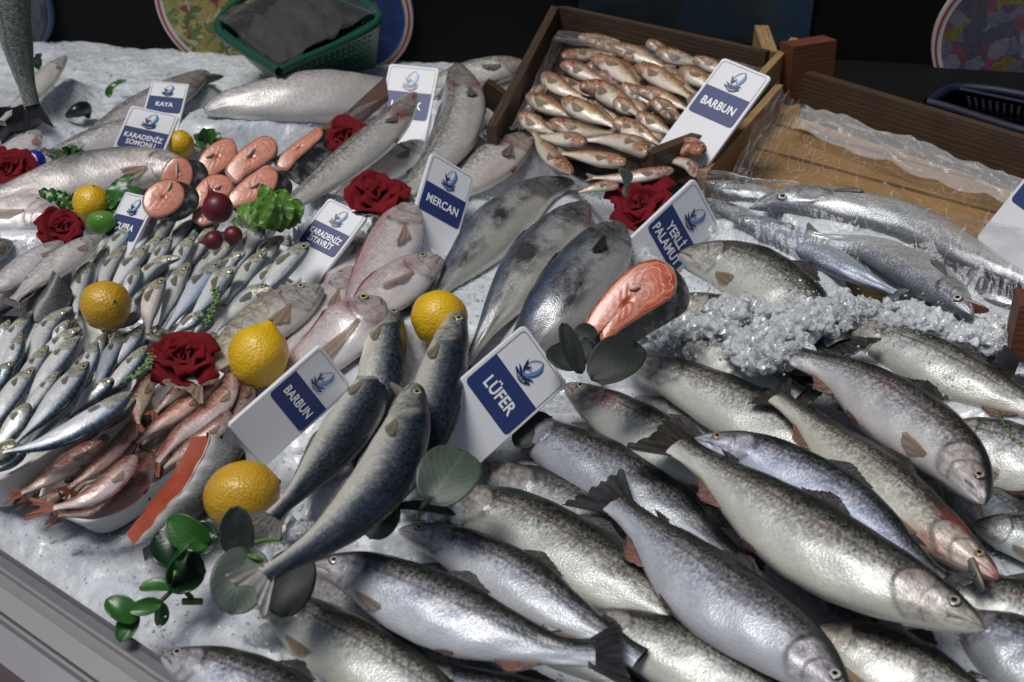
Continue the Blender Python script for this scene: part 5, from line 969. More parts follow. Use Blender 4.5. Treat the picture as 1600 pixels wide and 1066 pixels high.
def frond(pts, label, n=26, ln=12):
    q = resample(np.array([P(*p) for p in pts]), n); o = tube('stem', q, .0007, FH, None, 6); o.name = 'herb_frond'; tag(o, label, 'herb')
    ps_ = []
    for i in range(2, n):
        for s_ in (-1, 1, .4):
            d = unit(np.array([rng.normal(), rng.normal(), .4 + .3 * rng.random()])) * ln * mpp(q[i]) * rng.uniform(.4, 1)
            ps_.append(np.array([q[i], q[i] + d * .5 + UP * .001, q[i] + d]))
    V, F, k = [], [], 0
    for p_ in ps_:
        b_ = unit(np.cross(p_[2] - p_[0], CAM - p_[0])) * .0011; V += [p_[0] - b_, p_[0] + b_, p_[1] - b_ * 1.3, p_[1] + b_ * 1.3, p_[2], p_[2] + b_ * .2]; F += [(k, k + 1, k + 3, k + 2), (k + 2, k + 3, k + 5, k + 4)]; k += 6
    lf = mesh('fine_leaves', np.array(V), F, FH, o); md = lf.modifiers.new('t', 'SOLIDIFY'); md.thickness = .0006
frond([(192,598,.08),(215,588,.085),(232,570,.085),(240,550,.085)], 'feathery green herb in front of the left part of the front rose')
frond([(322,512,.08),(330,490,.085),(338,470,.085),(336,455,.08)], 'feathery pale herb on the horse mackerel above the pointed lemon')
frond([(1556,640,.085),(1572,668,.09),(1585,690,.09),(1605,700,.09)], 'thin green thread of weed on the pale trout at the right edge', 12, 3)
# ---------------------------------------------------------------- cloth roses
def rose_mat():
    g = G('rose_velvet'); co = g.obj(); n1 = g.noise(co, 700, 3); n2 = g.noise(co, 40, 3)
    c = g.mix(g.rng(n2, .3, .7), (.105, .003, .007, 1), (.18, .006, .011, 1))
    return g.out(**{'Base Color': c, 'Roughness': .85, 'Normal': g.bump(n1, .3, .0006), 'Sheen Weight': .18, 'Sheen Roughness': .4, 'Sheen Tint': (.9, .25, .3, 1), 'Specular IOR Level': .2})
ROSE = rose_mat()
def rose(px, r, z, label, tilt=(0, 0), flat=1.):
    c = P(*px, z); rr = r * mpp(c); ax = unit(UP * .55 + unit(CAM - c) * .5 + RT * tilt[0] + UPV * tilt[1]); b = unit(np.cross(ax, [.1, .9, .3])); d = np.cross(b, ax)
    root = empty('cloth_rose', tuple(c - ax * rr * .5)); tag(root, label, 'cloth flower', 'dark red cloth roses among the fish')
    for k, (cnt, size, op, lift) in enumerate(((2, .40, .22, .22), (3, .60, .5, .14), (4, .88, .9, .02), (5, 1.12, 1.25, -.12))):
        for j in range(cnt):
            a0 = 2 * np.pi * (j + .5 * (k % 2)) / cnt + rng.uniform(-.45, .45); e1 = b * math.cos(a0) + d * math.sin(a0); e2 = np.cross(ax, e1)
            s = np.linspace(0, 1, 18); t = np.linspace(-1, 1, 17); sz = rr * size * rng.uniform(.8, 1.18); op_j = op * rng.uniform(.75, 1.2)
            ang = op_j * (.35 + .75 * s)        # bends outward
            rad = np.cumsum(np.sin(ang)) / 18; hei = np.cumsum(np.cos(ang)) / 18
            curl = np.clip((s - .75) / .25, 0, 1) ** 2
            wdt = sz * .78 * np.sin(np.pi * (.12 + .74 * s)) ** .7
            ph = rng.uniform(0, 6); ruf = .11 * sz * np.sin(t[None] * 3.3 + ph) * s[:, None] ** 2 + .05 * sz * np.sin(t[None] * 8 + ph * 2) * s[:, None] ** 3
            cupv = (1 - np.abs(t[None]) ** 2 * .0) 
            R_ = sz * rad[:, None] + .04 * rr + ruf - .28 * sz * (t[None] ** 2) * (1 - .6 * s[:, None]) * (1.2 - op * .6)
            H_ = sz * hei[:, None] * .95 + rr * lift - .16 * sz * curl[:, None] * (1 + .4 * np.sin(t[None] * 3 + ph)) - .05 * sz * t[None] ** 2 * s[:, None]
            V = c - ax * rr * .45 + R_[..., None] * e1 + (wdt[:, None] * t[None])[..., None] * e2 + (H_ * flat)[..., None] * ax
            po = mesh('petal', V.reshape(-1, 3), grid_faces(18, 17), ROSE, root); md = po.modifiers.new('thick', 'SOLIDIFY'); md.thickness = .0007
    return root
rose((286,556), 56, .085, 'dark red cloth rose at the head of the near tray, beside the pointed lemon')
rose((96,354), 42, .070, 'dark red cloth rose at the left below the small lemon')
rose((588,302), 52, .085, 'dark red cloth rose above the topmost pink sea bream', (0, .25))
rose((1000,316), 54, .055, 'dark red cloth rose between bonito heads and the YERLİ PALAMUT card', (-.2, .1))
rose((538,212), 36, .075, 'dark red cloth rose between the narrow salmon steak and a sea bass')
rose((14,262), 38, .065, 'dark red cloth rose at the left edge beside the blue ornament')
o = leaf('pale_cloth_leaf', (972,300), (966,265), 34, .10, leaf_mat('pale_cloth', (.16, .22, .15), (.2, .27, .19), .8), zt=.135, cup=.5, notch=.0); tag(o, 'pale green cloth leaf standing behind the rose by the bonito heads', 'cloth leaf')
c = P(54, 252, .06); rr = 18 * mpp(c); th_ = np.linspace(0, np.pi, 20); ph_ = np.linspace(0, 2 * np.pi, 32, endpoint=False); nv = unit(CAM - c)
V = c + rr * np.stack([np.sin(th_)[:, None] * np.cos(ph_)[None], np.sin(th_)[:, None] * np.sin(ph_)[None] * .8, np.broadcast_to(np.cos(th_)[:, None], (20, 32))], -1)
o = mesh('blue_ornament', V.reshape(-1, 3), grid_faces(20, 32, True), simple('blue_glaze', (.02, .03, .35), .2, .3, 40, .0002, **{'Coat Weight': .6})); tag(o, 'shiny deep blue ball ornament beside the left edge rose', 'ornament')
mesh('white_patch', c + rr * 1.03 * (V.reshape(20, 32, 3)[4:9, 20:28] - c).reshape(-1, 3) / rr, grid_faces(5, 8), WPRINT, o)
# ---------------------------------------------------------------- white trays
TRAYM = simple('white_foam', (.74, .74, .73), .42, .1, 80, .0002)
def tray(q, z, depth, label, inset=.12):
    k = 72; th = np.linspace(0, 2 * np.pi, k, endpoint=False); ex = .38
    s = np.sign(np.cos(th)) * np.abs(np.cos(th)) ** ex; t = np.sign(np.sin(th)) * np.abs(np.sin(th)) ** ex
    C4 = np.array([P(x, y, z) for x, y in q])
    def ring(f, dz):
        a, b = (s * f + 1) / 2, (t * f + 1) / 2; a, b = a[:, None], b[:, None]
        r = C4[0] * (1-a) * (1-b) + C4[1] * a * (1-b) + C4[2] * a * b + C4[3] * (1-a) * b; return r + UP * dz
    rings = [ring(1 - inset * 1.0, -depth - .002), ring(1.0, -.006), ring(1.03, -.004), ring(1.035, 0), ring(1.02, .002), ring(1.0, .001), ring(.985, -.003), ring(1 - inset, -depth + .003), ring(.5, -depth + .002), ring(.02, -depth + .002)]
    o = mesh('tray', np.concatenate(rings), grid_faces(len(rings), k, True), TRAYM); tag(o, label, 'tray', 'white trays of small fish'); return o
tray([(48,772),(150,822),(415,628),(300,560)], .018, .022, 'white foam tray of red mullet nearest the counter edge')
tray([(-140,650),(-22,768),(228,604),(120,480)], .034, .036, 'white foam tray under the sardine heap at the left edge')
tray([(112,486),(330,556),(505,402),(235,340)], .030, .034, 'white foam tray under the horse mackerel, with a lemon on its rim')
# ---------------------------------------------------------------- wooden crates
def wood_mat(name, c0, c1, c2, ax=0, sc=1., rough=.6):
    g = G(name); uv = g.n('UVMap', uv_map='UVMap'); rnd = g.n('ObjectInfo', out=5)
    vec = g.n('VectorMath', {0: uv, 1: g.n('CombineXYZ', {1: g.math('MULTIPLY', rnd, 60.), 2: g.math('MULTIPLY', rnd, 30.)})}, operation='ADD')
    st = g.n('VectorMath', {0: vec, 1: (.12 * sc, 1. * sc, 1.)}, operation='MULTIPLY')
    wv = g.n('TexWave', {'Vector': st, 'Scale': .55, 'Distortion': 7., 'Detail': 3., 'Detail Scale': .8, 'Detail Roughness': .6}, out=1, bands_direction='Y'); n1 = g.noise(st, 3., 6, .65); n2 = g.noise(vec, .22, 3)
    c = g.mix(g.rng(wv, .2, .9), (*c0, 1), (*c1, 1)); c = g.mix(g.rng(n1, .45, .7, 0, .6), c, (*c2, 1)); c = g.mix(g.rng(n2, .5, .7, 0, .5), c, tuple(k * .6 for k in c1) + (1,))
    kn = g.vor(vec, .11); c = g.mix(g.rng(kn, .09, .05, 0, .85), c, (.05, .03, .02, 1))
    return g.out(**{'Base Color': c, 'Roughness': rough, 'Normal': g.bump(g.math('ADD', wv, n1), .2, .0008)})
PINE = wood_mat('wet_pine', (.36, .215, .08), (.27, .14, .042), (.18, .10, .04), rough=.35); OLDW = wood_mat('old_dark_wood', (.075, .045, .024), (.045, .027, .015), (.022, .014, .009)); REDW = wood_mat('reddish_wood', (.15, .047, .018), (.10, .029, .012), (.05, .016, .008)); TANW = wood_mat('tan_wood', (.36, .24, .11), (.28, .17, .07), (.18, .11, .05))
def plank(p0, p1, hgt, thick, mat, parent, name='board', up=UP, lat=None):
    """board from p0 to p1 (bottom edge), rising hgt along up, thickness along lat"""
    p0, p1 = np.array(p0), np.array(p1); T = unit(p1 - p0); L = np.linalg.norm(p1 - p0); lat = unit(np.cross(up, T)) if lat is None else lat
    up = unit(up - (up @ T) * T)
    M = np.eye(4); M[:3, 0] = T; M[:3, 1] = lat; M[:3, 2] = up; M[:3, 3] = (p0 + p1) / 2 + up * hgt / 2
    co = np.array([[x, y, z] for x in (-.5, .5) for y in (-.5, .5) for z in (-.5, .5)]) * [L, thick, hgt]
    quads = [(0, 1, 3, 2), (4, 6, 7, 5), (0, 4, 5, 1), (2, 3, 7, 6), (0, 2, 6, 4), (1, 5, 7, 3)]
    V, F, uv, k = [], [], [], 0
    for qd in quads:
        for i in qd: V.append(co[i]); x, y, z = co[i] * 100; uv.append((x, z + y + 7))
        F.append((k, k + 1, k + 2, k + 3)); k += 4
    o = mesh(name, np.array(V) @ M[:3, :3].T + M[:3, 3], np.array(F), mat, parent, uv=uv, smooth=False); return o
ZR = .09
cr = empty('wooden_crate', tuple(P(960, 150, 0))); tag(cr, 'old wooden crate packed with golden red mullet, its rim dark brown', 'crate', 'wooden fish crates')
pl0, pl1 = P(768, 198, ZR), P(868, 8, ZR); pb1 = P(1200, 80, ZR)
plank(pl0 - UP * ZR, pl1 - UP * ZR, ZR, .012, OLDW, cr); plank(pl1 - UP * ZR, pb1 - UP * ZR, ZR, .012, OLDW, cr)
pr0, pr1 = P(1098, 268, ZR * .8), P(1218, 132, ZR * .8); plank(pr0 - UP * ZR * .8, pr1 - UP * ZR * .8, ZR * .8, .010, TANW, cr)
fl = [P(790, 215, .03), P(880, 55, .03), P(1190, 120, .03), P(1090, 275, .03)]; V, F = prism(np.array(fl), -UP * .012); mesh('crate_floor', V, F, OLDW, cr, uv=np.array(V)[:, :2] * 100, smooth=False)
plank(P(745, 152, .05), P(800, 192, .02), .03, .014, OLDW, cr, 'corner_block')
plank(P(1010, 296, .05), P(1085, 266, .05), .045, .014, OLDW, cr, 'corner_block')
plank(P(1186, 75, .05), P(1200, 118, .05), .034, .02, TANW, cr, 'corner_post')
rb = empty('plank_crate', tuple(P(1400, 230, 0))); tag(rb, 'shallow crate with bare pine plank bottom at the right, plastic sheet inside', 'crate', 'wooden fish crates')
zf = .028
q0, q1 = P(1262, 112, ZR), P(1640, 226, ZR); plank(q0 - UP * (ZR - .03), q1 - UP * (ZR - .03), ZR - .03, .014, OLDW, rb, 'back_board')
def strip(a, b, c_, d, mat, name='bottom_plank', z=zf, th=.01, par=rb):
    Q = np.array([P(*a, z), P(*b, z), P(*c_, z), P(*d, z)]); V, F = prism(Q, -UP * th); ex = unit(Q[1] - Q[0]); ey = np.cross(UP, ex)
    o = mesh(name, V, F, mat, par, uv=np.stack([(V - Q[0]) @ ex, (V - Q[0]) @ ey], -1) * 100 + 11, smooth=False); bevel(o, .0015, 2); return o
strip((1225,150), (1660,272), (1690,322), (1195,186), PINE); strip((1190,190), (1690,328), (1720,372), (1160,222), PINE); strip((1155,226), (1720,378), (1760,470), (1090,300), PINE)
plank(P(1106, 290, .02), P(1232, 140, .02), .075, .010, TANW, rb, 'side_board')
plank(P(1240, 455, .012), P(1385, 480, .012), .022, .012, TANW, rb, 'front_slat')
w1 = plank(P(1222, 158, .03), P(1288, 146, .03), .078, .03, REDW, None, 'wood_block', up=unit(UP + np.array([-.12, 0, 0]))); w1.name = 'wood_block'; bevel(w1, .003); tag(w1, 'reddish brown wooden block standing at the corner between the two crates', 'wood block')
w2 = plank(P(1572, 545, .045), P(1680, 560, .045), .05, .05, REDW, None, 'wood_block', up=unit(UP + np.array([.2, .1, 0]))); bevel(w2, .003); tag(w2, 'reddish brown wooden block at the right edge beyond the trout', 'wood block')
# ---------------------------------------------------------------- plastic film
def film_mat(name, dif, base=.06):
    g = G(name); uv = g.n('UVMap', uv_map='UVMap')
    n1 = g.n('TexNoise', {'Vector': g.n('VectorMath', {0: uv, 1: (7., 1.1, 1.)}, operation='MULTIPLY'), 'Scale': 1.0, 'Detail': 1.5, 'Distortion': 1.2}); n2 = g.noise(uv, 3., 2, .5, .6)
    nb = g.bump(g.math('ADD', n1, g.math('MULTIPLY', n2, .3)), .5, .006)
    rdg = g.rng(g.math('ABSOLUTE', g.math('SUBTRACT', n1, .5)), .014, .0, base, dif)
    gl = g.n('BsdfGlossy', {'Color': (1, 1, 1, 1), 'Roughness': .1, 'Normal': nb}); tr = g.n('BsdfTransparent'); df = g.n('BsdfDiffuse', {'Color': (.75, .76, .78, 1)})
    fr = g.n('Fresnel', {'IOR': 1.45, 'Normal': nb}); m1 = g.n('MixShader', {0: rdg, 1: tr, 2: df}); m2 = g.n('MixShader', {0: g.math('MULTIPLY', fr, .3), 1: m1, 2: gl})
    g.t.nodes.new('ShaderNodeOutputMaterial'); g.t.links.new(m2, g.t.nodes[-1].inputs[0]); return g.m
FILM = film_mat('clear_film', .30, .03); FILM2 = film_mat('milky_film', .5, .28); FILM3 = film_mat('grey_film', .3, .12)
def film(name, q, zs, label, mat, wr=.006, n=(70, 50), up=None, parent=None):
    s, t = np.meshgrid(np.linspace(0, 1, n[0]), np.linspace(0, 1, n[1]), indexing='ij'); Q = [np.array(P(x, y, z)) for (x, y), z in zip(q, zs)]
    a, b = s[..., None], t[..., None]; V = Q[0]*(1-a)*(1-b) + Q[1]*a*(1-b) + Q[2]*a*b + Q[3]*(1-a)*b
    ph = rng.uniform(0, 6, 8)
    rg = lambda x: 1 - np.abs(np.sin(x))
    wz = wr * (.5 * rg(s * 9 + t * 3 + ph[0] + np.sin(t * 5 + ph[1])) + .35 * rg(s * 17 - t * 6 + ph[2] + 1.5 * np.sin(t * 4 + ph[3])) + .25 * rg(t * 14 + s * 4 + ph[4] + np.sin(s * 9)) + .5 * np.sin(s * 4 + ph[5]) * np.sin(t * 3 + ph[6]))
    hf = up(s, t) if up is not None else 0
    V = V + UP * (wz + hf)[..., None]
    o = mesh(name, V.reshape(-1, 3), grid_faces(*n), mat, parent, uv=np.stack([s, t], -1).reshape(-1, 2) * [1., 1.] * 3)
    if label: tag(o, label, 'plastic film')
    return o
film('plastic_bag', [(1082,272),(1640,372),(1620,505),(1090,400)], (.075, .08, .05, .04), 'clear wrinkled plastic bag stretched over the silver fish', FILM, .007, up=lambda s, t: .030 * np.sin(np.pi * np.clip(t, 0, 1)) ** .7)
film('plastic_sheet', [(1258,172),(1640,300),(1640,352),(1235,205)], (.050, .050, .040, .042), 'milky plastic sheet lying in folds along the pine planks', FILM2, .012)
film('plastic_sheet', [(1195,205),(1650,335),(1690,420),(1140,290)], (.040, .040, .045, .05), 'clear crumpled plastic sheet over the lower pine planks', FILM, .014)
film('plastic_sheet', [(1215,138),(1262,172),(1205,262),(1130,298)], (.105, .055, .045, .085), 'grey plastic sheet folded over the side board between the crates', FILM3, .014)
film('plastic_sheet', [(872,48),(1195,112),(1200,130),(865,66)], (.092, .092, .075, .075), 'clear plastic strip along the inner back edge of the mullet crate', FILM3, .008)
film('plastic_sheet', [(795,205),(868,60),(882,66),(822,208)], (.08, .092, .07, .065), 'clear plastic strip along the left inside of the mullet crate', FILM3, .008)
# ---------------------------------------------------------------- baskets
def basket(top, bot, zt, zb, mat, label, cells, name):
    T4 = [P(x, y, zt) for x, y in top]; B4 = [P(x, y, zb) for x, y in bot]
    root = empty(name, tuple(np.mean(B4, 0))); tag(root, label, 'basket')
    for i in range(4):
        a, b, c_, d = B4[i], B4[(i + 1) % 4], T4[(i + 1) % 4], T4[i]; nu, nv = cells * 2 + 1, 17
        s, t = np.meshgrid(np.linspace(0, 1, nu + 1), np.linspace(0, 1, nv + 1), indexing='ij'); s_, t_ = s[..., None], t[..., None]
        V = a*(1-s_)*(1-t_) + b*s_*(1-t_) + c_*s_*t_ + d*(1-s_)*t_
        F = grid_faces(nu + 1, nv + 1); ii, jj = np.divmod(np.arange(len(F)), nv)
        keep = ~((ii % 2 == 1) & (jj % 2 == 0) & (jj > 3) & (jj < 13) & (ii > 2) & (ii < nu - 3))
        o = mesh('side', V.reshape(-1, 3), F[keep], mat, root, smooth=False); md = o.modifiers.new('t', 'SOLIDIFY'); md.thickness = .003
    V, F = prism(np.array(B4), UP * .003); mesh('bottom', V, F, mat, root, smooth=False)
    T4 = np.array(T4); tube('rim', resample(np.r_[T4, T4[:1]], 80), .006, mat, root, 8)
    return root, T4
GREENP = simple('green_plastic', (.012, .078, .050), .38, .3, 30, .0003); BLUEP = simple('blue_plastic', (.002, .006, .024), .6, .3, 30, .0003)
gb, T4 = basket([(436,112),(592,26),(452,-32),(340,38)], [(440,132),(585,104),(480,60),(392,95)], .11, .01, GREENP, 'green plastic basket with square holes, covered with dull cling film', 16, 'plastic_basket')
n = 30; s, t = np.meshgrid(np.linspace(0, 1, n), np.linspace(0, 1, n), indexing='ij'); s_, t_ = s[..., None], t[..., None]
V = T4[0]*(1-s_)*(1-t_) + T4[1]*s_*(1-t_) + T4[2]*s_*t_ + T4[3]*(1-s_)*t_ + UP * (.008 + .03 * np.sin(np.pi * s) * np.sin(np.pi * t) + .004 * (1 - np.abs(np.sin(s * 11 + t * 4))))[..., None]
mesh('film_cover', V.reshape(-1, 3), grid_faces(n, n), film_mat('dull_film', .10, .05), gb, uv=np.stack([s, t], -1).reshape(-1, 2) * 3)
gi = film('basket_contents', [(436,112),(592,26),(452,-32),(340,38)], (.08,) * 4, None, simple('dull_green_contents', (.016, .022, .016), .8, .6, 60, .003), .02, parent=gb)
basket([(1450,160),(1660,212),(1690,180),(1490,138)], [(1455,190),(1650,235),(1670,200),(1500,170)], .09, .0, BLUEP, 'blue lattice plastic basket behind the plank crate', 16, 'plastic_basket')
# ---------------------------------------------------------------- round picture plates on the back wall
def food_mat(name, cols, sc, seed):
    g = G(name); co = g.n('VectorMath', {0: g.obj(), 1: (seed, seed * 2., 0)}, operation='ADD'); nz = g.noise(co, sc * .6, 3); wv = g.n('VectorMath', {0: co, 1: g.n('CombineXYZ', {0: g.math('MULTIPLY', nz, .05), 2: g.math('MULTIPLY', nz, .04)})}, operation='ADD')
    v = g.n('SeparateColor', {0: g.vor(wv, sc, out=1)}); n2 = g.noise(co, sc * 4, 4)
    c = g.ramp(v, [((i + .0) / len(cols), k) for i, k in enumerate(cols)], 'CONSTANT'); c = g.mix(g.rng(n2, .3, .7, 0, .6), c, (.03, .03, .02, 1)); return g.out(**{'Base Color': c, 'Roughness': .35})
def wallp(x, y): return on_plane(x, y, WA, WN)
def disc(r0, r1, off, c, n=64):
    th = np.linspace(0, 2 * np.pi, n, endpoint=False); e1, e2 = WD, UP
    return np.concatenate([c + WN * off + r * (np.cos(th)[:, None] * e1 + np.sin(th)[:, None] * e2) for r in (r0, r1)]), grid_faces(2, n, True)
def plate(px, rpx, rim, band_, food, label):
    c = wallp(*px); r = rpx * mpp(c); th = np.linspace(0, 2 * np.pi, 64, endpoint=False); V, F = prism(c + WN * .012 + r * (np.cos(th)[:, None] * WD + np.sin(th)[:, None] * UP), -WN * .008); o = mesh('picture_plate', V, F, rim, smooth=False, org=c); tag(o, label, 'picture plate', 'round food pictures on the back wall')
    V, F = disc(r * .935, r * .965, .0135, c); mesh('rim_band', V, F, band_, o, smooth=False); V, F = disc(.001, r * .88, .0135, c); mesh('picture', V, F, food, o, smooth=False); return o
CREAM = simple('cream_rim', (.55, .53, .5), .4, .1); REDB = simple('red_band', (.32, .02, .025), .4, .1); BLUEB = simple('blue_band', (.04, .06, .18), .4, .2); DKB = simple('dark_blue_rim', (.05, .065, .12), .4, .2)
plate((352,2), 112, CREAM, REDB, food_mat('salad_picture', [(.30, .24, .06), (.45, .33, .10), (.08, .14, .03), (.35, .36, .10), (.5, .44, .25), (.22, .03, .03), (.10, .2, .04), (.4, .3, .08)], 75, 1.), 'round salad picture with cream and red rim at the back left')
plate((548,18), 102, CREAM, REDB, food_mat('fish_picture', [(.03, .07, .26), (.35, .08, .02), (.03, .06, .22), (.10, .18, .03), (.3, .14, .03), (.03, .07, .25)], 13, 5.), 'round blue and orange picture half behind the green basket')
plate((12,5), 80, DKB, BLUEB, food_mat('dark_fish_picture', [(.02, .02, .03), (.05, .055, .09), (.015, .016, .02), (.08, .08, .10), (.03, .03, .05)], 60, 9.), 'round dark picture with blue rim in the top left corner')
plate((1578,60), 118, CREAM, REDB, food_mat('flower_picture', [(.16, .17, .22), (.2, .2, .26), (.22, .06, .10), (.13, .14, .2), (.08, .08, .12), (.18, .16, .04), (.1, .06, .14)], 50, 3.), 'round picture of pink and yellow food at the top right')
ban = [wallp(905, -30), wallp(1275, -30), wallp(1262, 75), wallp(905, 40)]
V, F = prism(np.array(ban) + WN * .004, WN * .003); o = mesh('sea_banner', V, F, food_mat('sea_print', [(.012, .03, .055), (.01, .02, .03), (.015, .045, .085), (.02, .03, .035), (.01, .03, .05)], 7, 2.), smooth=False); tag(o, 'dark blue printed sheet on the wall behind the mullet crate', 'banner')
# ---------------------------------------------------------------- the ice bed rises to carry what lies on it
H = np.full((nx, ny), 9.); dx, dy = gx[1] - gx[0], gy[1] - gy[0]
for (C, th, W) in FISHREC:
    for c_, b_ in zip(C[::3], th[::3]):
        r_ = max(W * .45, .008); i0, i1 = int((c_[0] - r_ - gx[0]) / dx), int((c_[0] + r_ - gx[0]) / dx) + 1; j0, j1 = int((c_[1] - r_ - gy[0]) / dy), int((c_[1] + r_ - gy[0]) / dy) + 1
        if i0 < 0 or j0 < 0 or i1 >= nx or j1 >= ny: continue
        H[i0:i1, j0:j1] = np.minimum(H[i0:i1, j0:j1], c_[2] - b_ * .55)
base = bedz(X2, Y2); covered = H < 8
rise = np.where(covered, np.clip(H - base, 0, .09), 0)
def blur(a, n_, it=3):
    k_ = np.ones(2 * n_ + 1) / (2 * n_ + 1)
    for _ in range(it):
        a = np.apply_along_axis(lambda v_: np.convolve(np.pad(v_, n_, 'edge'), k_, 'valid'), 0, a); a = np.apply_along_axis(lambda v_: np.convolve(np.pad(v_, n_, 'edge'), k_, 'valid'), 1, a)
    return a
bl = blur(rise, 5) * 1.15
Zb = base + np.where(covered, np.minimum(bl, np.clip(H - base, 0, 1)), bl)
Zb = np.where(e_in < .03, np.minimum(Zb, base + .004), Zb)
for q in ([(30,760),(150,835),(430,620),(300,545)], [(-140,650),(-22,775),(235,604),(120,475)], [(112,486),(330,562),(510,402),(235,335)]):      # trays press into the ice
    c4 = np.array([P(x, y, 0)[:2] for x, y in q]); ins = np.ones(X2.shape, bool)
    for a_, b_ in zip(c4, np.roll(c4, -1, 0)): ins &= ((b_[0]-a_[0]) * (Y2 - a_[1]) - (b_[1]-a_[1]) * (X2 - a_[0])) > -.0
    if not ins.any():
        ins = np.ones(X2.shape, bool)
        for a_, b_ in zip(c4, np.roll(c4, -1, 0)): ins &= ((b_[0]-a_[0]) * (Y2 - a_[1]) - (b_[1]-a_[1]) * (X2 - a_[0])) < 0
    Zb = np.where(ins, np.minimum(Zb, -.006), Zb)
for (M, w_, h_) in CARDS:      # the ice is scooped away in front of and under every card
    n_ = M[:3, 2]; o_ = M[:3, 3]; zp = o_[2] - (n_[0] * (X2 - o_[0]) + n_[1] * (Y2 - o_[1])) / n_[2]
    q = np.stack([X2 - o_[0], Y2 - o_[1], zp - o_[2]], -1) @ M[:3, :3]; ins = (np.abs(q[..., 0]) < w_ * .56) & (q[..., 1] > -h_ * .56) & (q[..., 1] < h_ * .55)
    Zb = np.where(ins, np.minimum(Zb, np.maximum(zp - .008, base)), Zb)
    fr = np.stack([X2, Y2, np.minimum(Zb, .5)], -1); dv = (CAM - fr); tt = ((o_ - fr) @ n_) / (dv @ n_); hit = fr + dv * tt[..., None]; q = (hit - o_) @ M[:3, :3]
    ins = (tt < 0) & (np.abs(q[..., 0]) < w_ * .5) & (np.abs(q[..., 1]) < h_ * .42) & (np.hypot(X2 - o_[0], Y2 - o_[1]) < .16)
    Zb = np.where(ins, np.minimum(Zb, base), Zb)
ice = mesh('ice', np.stack([X2, Y2, Zb], -1).reshape(-1, 3), grid_faces(nx, ny), ICE)
tag(ice, 'bed of white crushed ice under the fish', None, None, 'stuff')
def zat(x, y): return Zb[np.clip(((x - gx[0]) / dx).astype(int), 0, nx - 1), np.clip(((y - gy[0]) / dy).astype(int), 0, ny - 1)]
k = 52000
cx = rng.uniform(-1.2, .9, k); cy = .35 + 1.7 * rng.random(k) ** 1.5
e_ = -((cx - A_[0]) * CO[0] + (cy - A_[1]) * CO[1]); ok = e_ > .012; cx, cy = cx[ok], cy[ok]
crystals('ice_grains', np.stack([cx, cy, zat(cx, cy) + .001], -1), rng.uniform(.0009, .0028, len(cx)) * (1 + (rng.random(len(cx)) > .97) * 1.6), 'loose clear ice grains lying over the ice bed', CRYS)
# heaps of ice poured over the trout and around
hx, hs = [], []
for (x, y, r, z, n_) in [(x, y, r, z, n_ // 6) for x, y, r, z, n_ in [(1045,515,52,.075,500), (1100,470,50,.075,300), (1160,470,50,.085,200), (1185,540,50,.100,500), (1235,540,40,.095,400), (1165,505,40,.085,200), (1290,480,60,.085,700), (1350,490,60,.075,700), (1430,505,60,.065,700), (1500,525,50,.06,500), (1545,520,40,.06,350), (1090,540,34,.07,200), (1250,465,50,.075,400), (1400,540,30,.075,200), (1480,600,36,.075,250), (720,340,60,.02,400), (770,470,30,.05,160), (650,770,40,.04,300), (700,790,40,.04,300), (440,850,50,.03,300), (470,830,30,.05,150), (600,800,30,.05,120), (255,1000,30,.01,200), (1000,400,30,.07,200), (960,400,40,.06,250), (900,300,30,.04,150)]]:
    c = P(x, y, z); rr = r * mpp(c); q = rng.normal(size=(n_, 3)) * [rr * .48, rr * .62, .0045]; hx.append(c + q); hs.append(rng.uniform(.001, .003, n_))
crystals('ice_chunks', np.concatenate(hx), np.concatenate(hs), 'wet lumps of ice poured over the trout and between fish', ICE2)
VV, FF, k0 = [], [], 0
th_ = np.linspace(0, np.pi, 16); ph_ = np.linspace(0, 2 * np.pi, 22, endpoint=False); SPH = np.stack([np.sin(th_)[:, None] * np.cos(ph_)[None], np.sin(th_)[:, None] * np.sin(ph_)[None], np.broadcast_to(np.cos(th_)[:, None], (16, 22))], -1)
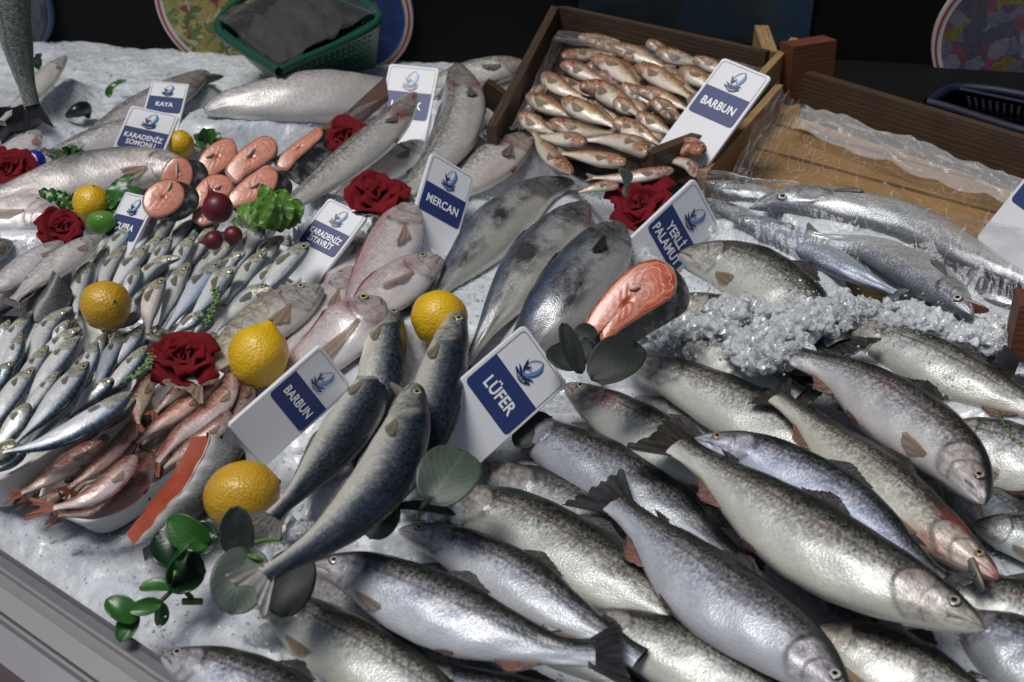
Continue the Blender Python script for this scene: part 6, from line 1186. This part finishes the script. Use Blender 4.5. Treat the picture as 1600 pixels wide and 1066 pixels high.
for (x, y, rx, ry, z, nl) in [(1038,512,52,22,.064,34), (1195,540,60,34,.090,60), (1112,515,46,18,.068,26), (1300,488,78,24,.066,56), (1420,500,90,26,.060,66), (1525,520,64,28,.055,46), (1160,490,56,22,.074,30), (1255,500,50,26,.078,36), (1010,405,24,14,.06,8), (770,470,14,40,.05,8), (690,790,30,12,.045,8), (465,835,22,16,.045,8), (640,775,20,14,.05,6)]:
    for _ in range(int(nl * 1.5)):
        r_ = math.sqrt(rng.random()); a_ = rng.uniform(0, 6.283); c = P(x + rx * r_ * math.cos(a_), y + ry * r_ * math.sin(a_), z - .012 * r_ ** 2 + rng.uniform(-.004, .004)); s_ = rng.uniform(.0045, .011) * (1.15 - .5 * r_)
        V = SPH * s_ * rng.uniform(.7, 1.25, 3) * [1, 1, .7]; d = SPH.reshape(-1, 3); o3 = rng.uniform(0, 9, 3)
        n_ = sum(np.sin((d * f_ + o3) @ rng.normal(size=3) * 1.6) * w_ for f_, w_ in ((2.2, .16), (4.5, .10), (9, .05))).reshape(16, 22)
        V = V * (1 + n_)[..., None] + c; VV.append(V.reshape(-1, 3)); FF.append(grid_faces(16, 22, True) + k0); k0 += 352
o = mesh('ice_heap', np.concatenate(VV), np.concatenate(FF), ICE2); rm = o.modifiers.new('fuse', 'REMESH'); rm.mode = 'VOXEL'; rm.voxel_size = .0021; rm.use_smooth_shade = False
tx = bpy.data.textures.new('slush', 'VORONOI'); tx.noise_scale = .007; tx2 = bpy.data.textures.new('grain', 'CLOUDS'); tx2.noise_scale = .003; d2 = o.modifiers.new('grain', 'DISPLACE'); d2.texture = tx2; d2.strength = .0035; d2.texture_coords = 'GLOBAL'; dm = o.modifiers.new('rough', 'DISPLACE'); dm.texture = tx; dm.strength = .012; dm.mid_level = .4; dm.texture_coords = 'GLOBAL'
tag(o, 'grey wet ice heaped over the trout in front of the plastic bag', None, None, 'stuff')

V, F = prism(np.array([P(1190, 30, .03), P(1720, 120, .03), P(1720, 262, .03), P(1243, 112, .03)]), -UP * .02); o = mesh('shade_plane', V, F, DARK, smooth=False); tag(o, 'dark ledge added behind the plank crate in place of shade', 'shade_sheet')  # dark plane laid over the ice to stand in for shade
